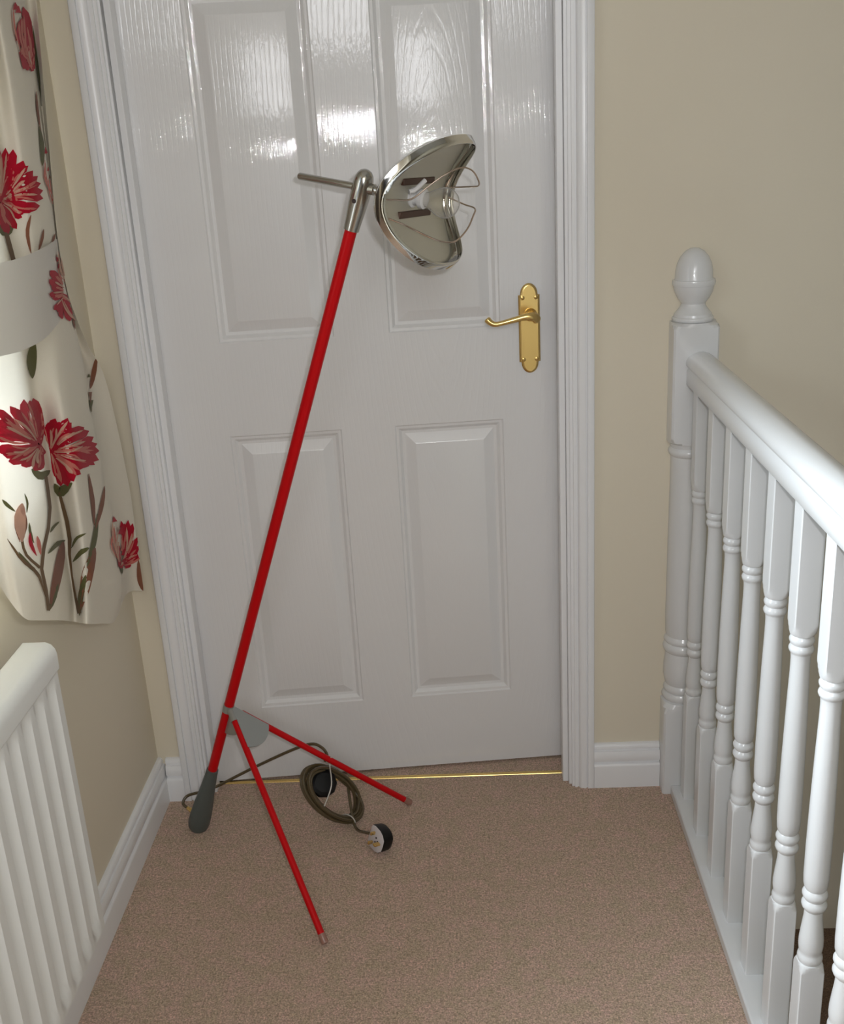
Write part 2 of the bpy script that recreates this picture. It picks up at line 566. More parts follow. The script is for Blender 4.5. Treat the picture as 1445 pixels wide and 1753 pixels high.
# ------------------------------------------------------------------ panelled door, standing a little ajar
DW, DT, DZ0, DZ1 = 0.7715, 0.035, 0.006, 1.987
door_pos = Vector((LIN_L + 0.0015, 2.0145, 0))
PANELS = [(0.12, 0.34, 0.180, 0.787), (0.445, 0.661, 0.180, 0.787), (0.12, 0.34, 0.971, 1.582), (0.445, 0.661, 0.971, 1.582),
          (0.12, 0.34, 1.69, 1.865), (0.445, 0.661, 1.69, 1.865)]
STEP = [(0.0, 0.0), (0.0025, 0.0028), (0.0075, 0.0036), (0.009, 0.0050), (0.0135, 0.0095), (0.0185, 0.0105), (0.0195, 0.0105), (0.0385, 0.0022), (0.0415, 0.0014)]
d = MB()
us = [0, 0.12, 0.34, 0.445, 0.661, DW]
zs = [DZ0, 0.18, 0.787, 0.971, 1.582, 1.69, 1.865, DZ1]
for i in range(len(us) - 1):
    for j in range(len(zs) - 1):
        if (i in (1, 3)) and (j in (1, 3, 5)):
            loops = []
            for off, dep in STEP:
                u0, u1, z0, z1 = us[i] + off, us[i + 1] - off, zs[j] + off, zs[j + 1] - off
                loops.append([(u0, dep, z0), (u1, dep, z0), (u1, dep, z1), (u0, dep, z1)])
            d.rings(loops, cap=False)
            d.add(loops[-1], [(0, 1, 2, 3)])
        else:
            d.add([(us[i], 0, zs[j]), (us[i + 1], 0, zs[j]), (us[i + 1], 0, zs[j + 1]), (us[i], 0, zs[j + 1])], [(0, 1, 2, 3)])
bk = [(0, 0, DZ0), (DW, 0, DZ0), (DW, DT, DZ0), (0, DT, DZ0), (0, 0, DZ1), (DW, 0, DZ1), (DW, DT, DZ1), (0, DT, DZ1)]
d.add(bk, [(0, 3, 2, 1), (4, 5, 6, 7), (1, 2, 6, 5), (2, 3, 7, 6), (3, 0, 4, 7)])
door = structure(d.build('door_1', M['door'], angle=20))
door.location = door_pos
door.rotation_euler = (0, 0, math.radians(4.5))
bpy.context.view_layer.update()


def door_part(o, parent):
    """o was built in door coordinates"""
    o.parent = parent
    return o


# shaped brass lever plate
HC, HZ = 0.7165, 0.9635


def plate_outline(inset, n=14):
    hw, hh, r = 0.0205 - inset, 0.0865 - inset, 0.0165 - inset
    sh = 0.0645 - inset * 0.4
    pts = []
    for k in range(n + 1):
        t = math.pi * k / n
        pts.append((r * math.cos(t), sh + 0.0015 + (hh - sh - 0.0015) * math.sin(t)))
    right = [(hw, -sh), (hw, sh), (r + 0.0012, sh)]
    left = [(-r - 0.0012, sh), (-hw, sh), (-hw, -sh), (-r - 0.0012, -sh)]
    bot = [(x, -z) for x, z in reversed(pts)]
    return right + pts + left + bot + [(r + 0.0012, -sh)]


hp = MB()
hp.rings([[(HC + x, y, HZ + z) for x, z in plate_outline(ins)] for ins, y in ((0, 0.0), (0, -0.003), (0.0015, -0.0045), (0.0035, -0.0055), (0.0045, -0.0055))])
handle = hp.build('door_handle', M['brass'], angle=40)
door_part(handle, door)
SZ = 0.9905
lv = MB()
lv.lathe((HC + 0.002, -0.005, SZ), (0, -1, 0), [(0, 0.0125), (0.004, 0.0125), (0.007, 0.0105), (0.010, 0.0088), (0.034, 0.0082), (0.040, 0.0088)], 24)
path = catmull([(HC + 0.010, -0.036, SZ - 0.007), (HC + 0.003, -0.043, SZ + 0.001), (HC - 0.012, -0.047, SZ + 0.0035), (HC - 0.035, -0.047, SZ - 0.001), (HC - 0.058, -0.046, SZ - 0.006),
                (HC - 0.072, -0.045, SZ - 0.0075), (HC - 0.081, -0.043, SZ - 0.003), (HC - 0.0865, -0.041, SZ + 0.0035)], 8)
n = len(path)
rad = [float(np.interp(i / (n - 1), [0, 0.06, 0.2, 0.35, 0.6, 0.8, 0.95, 1.0], [0.006, 0.0092, 0.0090, 0.0058, 0.0046, 0.0056, 0.0066, 0.0042])) for i in range(n)]
lv.tube(path, rad, 16)
door_part(lv.build('lever', M['brass'], angle=50), handle)
for sx in (-0.0128, 0.0128):
    for sz in (-0.0595, 0.0595):
        sc = MB()
        sc.lathe((HC + sx, -0.0052, HZ + sz), (0, -1, 0), [(0, 0.0042), (0.001, 0.0040), (0.0016, 0.0026), (0.0016, 0.0001)], 16)
        door_part(sc.build('screw', M['brass_dark'], angle=30), handle)

# brass carpet strip on the threshold
st = MB()
st.prism([(-0.006, 0), (-0.0055, 0.0015), (-0.0025, 0.0035), (0.0015, 0.0035), (0.005, 0.0015), (0.0055, 0)], (LIN_L + 0.0005, 2.017, 0.0), (LIN_R - 0.0005, 2.017, 0.0), (0, 1, 0), (0, 0, 1))
tag(st.build('threshold_strip', M['brass'], angle=50), 'thin brass carpet strip on the threshold under the white door', 'threshold strip')


# ------------------------------------------------------------------ balustrade
ANG = [q_ * 90 + e_ for q_ in range(4) for e_ in (-42.6, -35, -27, -18, -9, 0, 9, 18, 27, 35, 42.6)]


def turned(b, cx, cy, half, prof, seg=48, ymax=None):
    rings = []
    for z, R in prof:
        ring = []
        for dg in ANG:
            t = math.radians(dg)
            c, s_ = math.cos(t), math.sin(t)
            r = min(half / max(abs(c), abs(s_)), R)
            y = cy + r * s_
            ring.append((cx + r * c, min(y, ymax) if ymax else y, z))
        rings.append(ring)
    b.rings(rings)
    return b


def bead(z0, z1, r0, r1, n=5):
    return [(z0 + (z1 - z0) * i / n, r0 + (r1 - r0) * math.sin(math.pi * i / n)) for i in range(n + 1)]


BH = 0.016
BAL = [(0.022, 0.0217), (0.2455, 0.0217), (0.2462, 0.0215), (0.250, 0.0205), (0.255, 0.0178), (0.257, 0.0162)]
BAL += bead(0.2575, 0.2705, 0.0148, 0.0165) + [(0.273, 0.0143), (0.277, 0.0153), (0.284, 0.0160), (0.294, 0.0158), (0.310, 0.0142), (0.328, 0.0122), (0.340, 0.0116)]
BAL += bead(0.3415, 0.357, 0.0128, 0.0165) + bead(0.3575, 0.3735, 0.0128, 0.0165)
BAL += [(0.376, 0.0140), (0.381, 0.0155), (0.395, 0.0162), (0.44, 0.0162), (0.50, 0.0155), (0.58, 0.0140), (0.63, 0.0127), (0.648, 0.0126), (0.655, 0.0132)]
BAL += bead(0.656, 0.6685, 0.0135, 0.0165) + bead(0.669, 0.682, 0.0135, 0.0165)
BAL += [(0.684, 0.0160), (0.687, 0.0176), (0.693, 0.0200), (0.699, 0.0216), (0.7045, 0.0217), (0.8715, 0.0217)]
ORD = ['', 'first', 'second', 'third', 'fourth', 'fifth', 'sixth', 'seventh', 'eighth', 'ninth']
b = MB()
turned(b, 0, 0, BH, BAL)
bal0 = b.build('baluster', M['rail'], angle=28)
for i in range(1, 9):
    o = bal0 if i == 1 else bal0.copy()
    if i > 1:
        COL.objects.link(o)
    o.location = (RAIL_X, 1.885 - 0.1202 * (i - 1), 0)
    where = {1: 'first white turned baluster, right next to the newel post', 8: 'nearest white turned baluster, cut off by the lower right corner of the photo'}.get(
        i, ORD[i] + ' white turned baluster counting from the newel post')
    tag(o, where, 'baluster', 'turned balusters under the handrail')

NW = [(0, 0.0555), (0.190, 0.0555), (0.200, 0.050), (0.208, 0.0415), (0.2085, 0.038)]
NW += bead(0.209, 0.226, 0.036, 0.0395) + bead(0.2265, 0.240, 0.034, 0.0365) + [(0.243, 0.0325), (0.250, 0.0345), (0.262, 0.0368), (0.285, 0.0368), (0.305, 0.0345), (0.315, 0.0335)]
NW += bead(0.3165, 0.336, 0.0355, 0.0395) + bead(0.3365, 0.349, 0.0350, 0.0375) + [(0.352, 0.0335), (0.358, 0.0345), (0.40, 0.0355), (0.55, 0.0345), (0.70, 0.0330), (0.728, 0.0330)]
NW += bead(0.729, 0.746, 0.0345, 0.0385) + [(0.7465, 0.0350), (0.756, 0.0365), (0.757, 0.044), (0.761, 0.050), (0.770, 0.0555), (0.974, 0.0555), (0.979, 0.050), (0.983, 0.041), (0.9835, 0.0375)]
NW += bead(0.984, 0.991, 0.0360, 0.0375) + [(0.9915, 0.0345), (0.996, 0.0335), (1.003, 0.0275), (1.010, 0.0225), (1.014, 0.0215), (1.016, 0.0225), (1.024, 0.0285), (1.034, 0.0335), (1.043, 0.0358), (1.0465, 0.0360)]
NW += [(1.047, 0.0378), (1.052, 0.0386), (1.0565, 0.0378), (1.057, 0.0345), (1.060, 0.0335), (1.072, 0.0330), (1.085, 0.0305), (1.097, 0.0250), (1.106, 0.0170), (1.111, 0.0085), (1.1125, 0.0005)]
NECK = next(i for i, q in enumerate(NW) if q[0] >= 0.9835)
b = MB()
turned(b, 0.4305, 1.9635, 0.0410, NW[:NECK], 64, WALL_Y - 0.0005)
newel = tag(b.build('newel_post', M['rail'], angle=28), 'white turned half newel post with acorn cap fixed against the cream wall', 'newel post')
b = MB()
turned(b, 0.4305, 1.9635, 0.0410, NW[NECK:], 64, WALL_Y - 0.0005)
b.build('acorn_cap', M['rail'], newel, angle=28)

HR = [(0.4155, 0.8720), (0.4140, 0.8735), (0.4140, 0.8990), (0.4165, 0.9025), (0.4165, 0.9045), (0.4130, 0.9075), (0.4118, 0.9120), (0.4128, 0.9180), (0.4170, 0.9245), (0.4250, 0.9300), (0.4350, 0.9330)]
HR = HR + [(0.877 - x, z) for x, z in reversed(HR)]
b = MB()
b.prism(HR, (0, 0.40, 0), (0, 1.9222, 0), (1, 0, 0), (0, 0, 1))
tag(b.build('handrail', M['rail'], angle=50), 'white painted handrail running from the newel post over the balusters', 'handrail')
b = MB()
b.box(0.406, 0.470, 0.40, 1.9222, 0.0, 0.022)
tag(b.build('base_rail', M['rail'], bevel=0.003), 'low white base rail under the balusters along the carpet edge', 'base rail')

# ------------------------------------------------------------------ radiator under the window
RX = -0.600
RY0, RY1, RZ0, RZ1 = 0.30, 1.378, 0.165, 0.668
r = MB()
PITCH = 0.047
FZ0, FZ1 = 0.176, 0.622
ncol = int((RY1 - 0.012 - RY0) / (PITCH / 8))
ys = [RY1 - 0.004 - k * (PITCH / 8) for k in range(ncol)]
zrow = [RZ0, FZ0 - 0.004, FZ0 + 0.012, FZ0 + 0.03, 0.3, 0.4, 0.5, FZ1 - 0.03, FZ1 - 0.012, FZ1 + 0.004, 0.630]
amp = [0, 0, 0.8, 1, 1, 1, 1, 1, 0.8, 0, 0]
gv, gf = [], []
for z, am in zip(zrow, amp):
    for k, y in enumerate(ys):
        ph = (RY1 - 0.004 - y) / PITCH
        t = (ph % 1.0)
        dep = 0.0 if t < 0.40 else (math.sin((t - 0.40) / 0.60 * math.pi) ** 0.7) * 0.0105
        gv.append((RX - dep * am, y, z))
for i in range(len(zrow) - 1):
    for k in range(len(ys) - 1):
        a0 = i * len(ys) + k
        gf.append((a0, a0 + 1, a0 + len(ys) + 1, a0 + len(ys)))
r.add(gv, gf)
yl = ys[-1]
r.box(RX - 0.0125, RX - 0.0118, yl, RY1 - 0.004, RZ0, 0.63)
rad_o = r.build('radiator', M['rad'], angle=40)
tag(rad_o, 'white fluted panel radiator on the wall below the floral curtain', 'radiator')
tg = MB()
TP = [(RX - 0.045, 0.624), (RX + 0.003, 0.624), (RX + 0.0035, 0.648), (RX + 0.0020, 0.657), (RX - 0.003, 0.664), (RX - 0.011, 0.668), (RX - 0.045, 0.668)]
tg.prism([(x, z) for x, z in TP], (0, RY0, 0), (0, RY1, 0), (1, 0, 0), (0, 0, 1))
tg.build('top_grille', M['rad'], rad_o, bevel=0.002)
for y0 in (RY1 - 0.004, RY0):
    sp = MB()
    sp.box(RX - 0.045, RX - 0.002, y0, y0 + 0.0025, RZ0 + 0.004, 0.624)
    sp.build('side_panel', M['rad'], rad_o)
bp = MB()
bp.lathe((RX - 0.022, RY1 - 0.002, RZ0 + 0.017), (0, 1, 0), [(0, 0.0085), (0.010, 0.0085), (0.012, 0.006), (0.012, 0.0001)], 6)
bp.build('dark_stub', M['dark'], rad_o)  # small dark brown stub at the radiator's lower corner
for y in (1.10, 0.50):
    br = MB()
    br.box(LEFT_X + 0.0005, RX - 0.045, y - 0.02, y + 0.02, 0.25, 0.55)
    br.build('bracket', M['rad'], rad_o)

# ------------------------------------------------------------------ curtain and tieback
CURTAIN_GRID=[[(-0.6400,1.8773,2.0600),(-0.6400,1.8773,1.8450),(-0.6400,1.8773,1.6301),(-0.6398,1.8513,1.5727),(-0.6395,1.8356,1.5165),(-0.6393,1.8229,1.4602),(-0.6390,1.8100,1.4034),(-0.6388,1.7966,1.3462),(-0.6386,1.7830,1.2886),(-0.6383,1.7696,1.2305),(-0.6381,1.7645,1.1710),(-0.6379,1.7718,1.1087),(-0.6377,1.7932,1.0644),(-0.6375,1.8244,1.0167),(-0.6374,1.8761,0.9624),(-0.6372,1.8978,0.9121),(-0.6371,1.9082,0.8630),(-0.6369,1.9178,0.8128),(-0.6368,1.9236,0.7626),(-0.6366,1.9290,0.7114),(-0.6365,1.9262,0.6621),(-0.6363,1.9226,0.6124),(-0.6362,1.9182,0.5624),(-0.6360,1.9134,0.5119)],
[(-0.6550,1.8644,2.0600),(-0.6550,1.8644,1.8446),(-0.6550,1.8644,1.6291),(-0.6548,1.8410,1.5724),(-0.6546,1.8354,1.5173),(-0.6545,1.8353,1.4617),(-0.6543,1.8304,1.4047),(-0.6541,1.8247,1.3468),(-0.6539,1.8163,1.2880),(-0.6538,1.8052,1.2286),(-0.6536,1.7961,1.1684),(-0.6534,1.7988,1.1057),(-0.6533,1.8095,1.0622),(-0.6532,1.8238,1.0169),(-0.6531,1.8423,0.9693),(-0.6529,1.8458,0.9237),(-0.6528,1.8461,0.8781),(-0.6527,1.8442,0.8323),(-0.6526,1.8422,0.7860),(-0.6525,1.8466,0.7367),(-0.6524,1.8559,0.6847),(-0.6522,1.8644,0.6317),(-0.6521,1.8716,0.5780),(-0.6520,1.8667,0.5284)],
[(-0.6150,1.6839,2.0600),(-0.6150,1.6839,1.8307),(-0.6150,1.6839,1.6015),(-0.6154,1.6811,1.5523),(-0.6158,1.6812,1.5025),(-0.6162,1.6821,1.4516),(-0.6166,1.6945,1.3997),(-0.6170,1.7056,1.3460),(-0.6174,1.7057,1.2907),(-0.6178,1.7006,1.2346),(-0.6207,1.7069,1.1764),(-0.6250,1.7291,1.1142),(-0.6219,1.7322,1.0698),(-0.6188,1.7323,1.0251),(-0.6157,1.7248,0.9813),(-0.6126,1.7153,0.9376),(-0.6108,1.7143,0.8913),(-0.6092,1.7159,0.8435),(-0.6077,1.7122,0.7965),(-0.6062,1.7228,0.7438),(-0.6046,1.7240,0.6932),(-0.6031,1.7108,0.6476),(-0.6015,1.6936,0.6036),(-0.6000,1.6380,0.5779)],
[(-0.5980,1.6219,2.0600),(-0.5980,1.6219,1.8259),(-0.5980,1.6219,1.5918),(-0.5987,1.6128,1.5437),(-0.5994,1.6135,1.4960),(-0.6000,1.6172,1.4473),(-0.6007,1.6245,1.3974),(-0.6014,1.6314,1.3459),(-0.6021,1.6353,1.2929),(-0.6027,1.6334,1.2389),(-0.6068,1.6425,1.1827),(-0.6130,1.6633,1.1230),(-0.6092,1.6621,1.0806),(-0.6053,1.6555,1.0385),(-0.6015,1.6473,0.9964),(-0.5976,1.6354,0.9549),(-0.5955,1.6280,0.9121),(-0.5937,1.6212,0.8688),(-0.5919,1.6152,0.8247),(-0.5901,1.6092,0.7802),(-0.5884,1.6017,0.7357),(-0.5866,1.5856,0.6945),(-0.5848,1.5632,0.6561),(-0.5830,1.5307,0.6230)],
[(-0.5920,1.5636,2.0600),(-0.5920,1.5636,1.8216),(-0.5920,1.5636,1.5833),(-0.5928,1.5549,1.5369),(-0.5936,1.5564,1.4910),(-0.5944,1.5610,1.4440),(-0.5952,1.5634,1.3958),(-0.5961,1.5654,1.3462),(-0.5969,1.5636,1.2956),(-0.5977,1.5607,1.2440),(-0.6018,1.5723,1.1900),(-0.6080,1.5959,1.1324),(-0.6029,1.5861,1.0930),(-0.5979,1.5695,1.0547),(-0.5928,1.5519,1.0168),(-0.5878,1.5368,0.9785),(-0.5854,1.5296,0.9382),(-0.5835,1.5250,0.8968),(-0.5816,1.5181,0.8557),(-0.5796,1.5102,0.8146),(-0.5777,1.5023,0.7731),(-0.5758,1.4876,0.7341),(-0.5739,1.4689,0.6969),(-0.5720,1.4458,0.6622)],
[(-0.6220,1.5906,2.0600),(-0.6220,1.5906,1.8244),(-0.6220,1.5906,1.5888),(-0.6215,1.5830,1.5417),(-0.6209,1.5748,1.4940),(-0.6204,1.5664,1.4457),(-0.6198,1.5579,1.3970),(-0.6193,1.5494,1.3476),(-0.6188,1.5413,1.2977),(-0.6182,1.5332,1.2471),(-0.6176,1.5275,1.1957),(-0.6170,1.5243,1.1430),(-0.6182,1.5232,1.1046),(-0.6194,1.5220,1.0655),(-0.6207,1.5200,1.0260),(-0.6220,1.5230,0.9847),(-0.6234,1.5279,0.9419),(-0.6225,1.5297,0.8991),(-0.6195,1.5253,0.8572),(-0.6166,1.5190,0.8156),(-0.6136,1.5111,0.7741),(-0.6098,1.4994,0.7338),(-0.6049,1.4868,0.6938),(-0.6000,1.4616,0.6596)],
[(-0.5920,1.4494,2.0600),(-0.5920,1.4494,1.8136),(-0.5920,1.4494,1.5672),(-0.5928,1.4453,1.5247),(-0.5936,1.4389,1.4813),(-0.5944,1.4317,1.4373),(-0.5952,1.4244,1.3927),(-0.5961,1.4170,1.3477),(-0.5969,1.4106,1.3020),(-0.5977,1.4107,1.2552),(-0.6018,1.4185,1.2067),(-0.6080,1.4397,1.1547),(-0.6013,1.4248,1.1204),(-0.5947,1.4082,1.0866),(-0.5880,1.3900,1.0534),(-0.5813,1.3747,1.0198),(-0.5788,1.3718,0.9831),(-0.5772,1.3735,0.9447),(-0.5757,1.3716,0.9067),(-0.5742,1.3663,0.8693),(-0.5726,1.3623,0.8310),(-0.5711,1.3596,0.7917),(-0.5695,1.3537,0.7532),(-0.5680,1.3385,0.7187)],
[(-0.5900,1.3855,2.0600),(-0.5900,1.3855,1.8090),(-0.5900,1.3855,1.5581),(-0.5911,1.3818,1.5175),(-0.5922,1.3760,1.4760),(-0.5932,1.3695,1.4339),(-0.5943,1.3629,1.3914),(-0.5954,1.3561,1.3482),(-0.5965,1.3509,1.3045),(-0.5976,1.3545,1.2594),(-0.6026,1.3671,1.2123),(-0.6100,1.3900,1.1619),(-0.6005,1.3708,1.1294),(-0.5910,1.3493,1.0978),(-0.5814,1.3249,1.0673),(-0.5719,1.3033,1.0369),(-0.5690,1.2977,1.0029),(-0.5677,1.2960,0.9675),(-0.5664,1.2919,0.9324),(-0.5651,1.2870,0.8971),(-0.5638,1.2822,0.8615),(-0.5626,1.2761,0.8259),(-0.5613,1.2668,0.7914),(-0.5600,1.2545,0.7582)],
[(-0.5980,1.3415,2.0600),(-0.5980,1.3415,1.8062),(-0.5980,1.3415,1.5524),(-0.5989,1.3373,1.5129),(-0.5999,1.3310,1.4727),(-0.6008,1.3241,1.4320),(-0.6018,1.3171,1.3908),(-0.6027,1.3100,1.3491),(-0.6037,1.3048,1.3068),(-0.6046,1.3106,1.2631),(-0.6077,1.3210,1.2176),(-0.6120,1.3359,1.1697),(-0.6025,1.3218,1.1380),(-0.5931,1.3051,1.1069),(-0.5836,1.2837,1.0772),(-0.5742,1.2645,1.0475),(-0.5710,1.2605,1.0144),(-0.5697,1.2596,0.9800),(-0.5684,1.2527,0.9471),(-0.5671,1.2441,0.9145),(-0.5659,1.2358,0.8817),(-0.5646,1.2284,0.8484),(-0.5633,1.2227,0.8140),(-0.5620,1.2201,0.7779)],
[(-0.6150,1.3206,2.0600),(-0.6150,1.3206,1.8052),(-0.6150,1.3206,1.5504),(-0.6150,1.3140,1.5112),(-0.6150,1.3055,1.4714),(-0.6150,1.2965,1.4313),(-0.6150,1.2873,1.3908),(-0.6150,1.2781,1.3500),(-0.6150,1.2712,1.3088),(-0.6150,1.2771,1.2661),(-0.6161,1.2856,1.2218),(-0.6180,1.2945,1.1759),(-0.6107,1.2844,1.1466),(-0.6033,1.2731,1.1175),(-0.5960,1.2576,1.0894),(-0.5887,1.2444,1.0610),(-0.5843,1.2384,1.0310),(-0.5830,1.2427,0.9980),(-0.5817,1.2384,0.9669),(-0.5803,1.2335,0.9357),(-0.5790,1.2283,0.9043),(-0.5777,1.2212,0.8734),(-0.5763,1.2165,0.8413),(-0.5750,1.2138,0.8080)],
[(-0.6000,1.2355,2.0600),(-0.6000,1.2355,1.7988),(-0.6000,1.2355,1.5376),(-0.6007,1.2304,1.5011),(-0.6014,1.2236,1.4639),(-0.6020,1.2163,1.4264),(-0.6027,1.2089,1.3885),(-0.6034,1.2014,1.3502),(-0.6041,1.1959,1.3114),(-0.6047,1.2020,1.2712),(-0.6077,1.2127,1.2293),(-0.6120,1.2315,1.1846),(-0.6077,1.2240,1.1599),(-0.6034,1.2157,1.1352),(-0.5990,1.2083,1.1104),(-0.5947,1.2016,1.0853),(-0.5904,1.1962,1.0599),(-0.5887,1.1972,1.0327),(-0.5872,1.1987,1.0049),(-0.5858,1.1960,0.9780),(-0.5843,1.1924,0.9511),(-0.5829,1.1884,0.9241),(-0.5814,1.1855,0.8965),(-0.5800,1.1837,0.8681)],
[(-0.6200,1.2025,2.0600),(-0.6200,1.2025,1.7970),(-0.6200,1.2025,1.5340),(-0.6193,1.1945,1.4981),(-0.6186,1.1850,1.4617),(-0.6180,1.1750,1.4251),(-0.6173,1.1650,1.3883),(-0.6166,1.1549,1.3513),(-0.6159,1.1474,1.3140),(-0.6153,1.1547,1.2753),(-0.6161,1.1653,1.2349),(-0.6180,1.1781,1.1925),(-0.6167,1.1739,1.1725),(-0.6154,1.1684,1.1526),(-0.6141,1.1633,1.1327),(-0.6127,1.1583,1.1126),(-0.6114,1.1562,1.0917),(-0.6101,1.1559,1.0703),(-0.6084,1.1554,1.0486),(-0.6068,1.1561,1.0264),(-0.6051,1.1556,1.0042),(-0.6034,1.1552,0.9818),(-0.6017,1.1551,0.9589),(-0.6000,1.1550,0.9358)]]
TIEBACK_GRID=[[(-0.6680,1.8491,1.1954),(-0.6672,1.8454,1.1698),(-0.6664,1.8416,1.1440),(-0.6656,1.8379,1.1181),(-0.6648,1.8341,1.0921),(-0.6640,1.8303,1.0659)],
[(-0.6250,1.7211,1.2022),(-0.6260,1.7215,1.1782),(-0.6270,1.7219,1.1539),(-0.6280,1.7222,1.1294),(-0.6291,1.7226,1.1047),(-0.6300,1.7226,1.0798)],
[(-0.6002,1.6366,1.2053),(-0.6014,1.6355,1.1821),(-0.6027,1.6343,1.1587),(-0.6039,1.6331,1.1351),(-0.6052,1.6319,1.1113),(-0.6060,1.6295,1.0875)],
[(-0.5853,1.5556,1.2041),(-0.5860,1.5467,1.1796),(-0.5867,1.5378,1.1550),(-0.5875,1.5290,1.1305),(-0.5880,1.5196,1.1060),(-0.5880,1.5089,1.0818)],
[(-0.5740,1.4449,1.2024),(-0.5740,1.4339,1.1793),(-0.5740,1.4229,1.1562),(-0.5740,1.4120,1.1331),(-0.5740,1.4012,1.1102),(-0.5740,1.3903,1.0874)],
[(-0.5674,1.3545,1.2047),(-0.5669,1.3431,1.1831),(-0.5664,1.3318,1.1615),(-0.5660,1.3207,1.1401),(-0.5660,1.3107,1.1186),(-0.5660,1.3006,1.0971)],
[(-0.5646,1.2637,1.2109),(-0.5636,1.2502,1.1902),(-0.5626,1.2368,1.1697),(-0.5620,1.2244,1.1493),(-0.5620,1.2134,1.1288),(-0.5620,1.2025,1.1084)],
[(-0.5685,1.1987,1.2174),(-0.5675,1.1858,1.1973),(-0.5665,1.1730,1.1773),(-0.5660,1.1615,1.1574),(-0.5660,1.1510,1.1374),(-0.5660,1.1405,1.1176)],
[(-0.5832,1.1631,1.2236),(-0.5819,1.1502,1.2038),(-0.5806,1.1374,1.1842),(-0.5800,1.1260,1.1647),(-0.5800,1.1159,1.1451),(-0.5800,1.1058,1.1255)],
[(-0.6200,1.1920,1.2246),(-0.6200,1.1803,1.2042),(-0.6200,1.1687,1.1839),(-0.6200,1.1571,1.1638),(-0.6200,1.1456,1.1439),(-0.6200,1.1342,1.1241)],
[(-0.6600,1.2628,1.2198),(-0.6600,1.2505,1.1982),(-0.6600,1.2382,1.1768),(-0.6600,1.2259,1.1555),(-0.6600,1.2138,1.1343),(-0.6600,1.2018,1.1133)]]
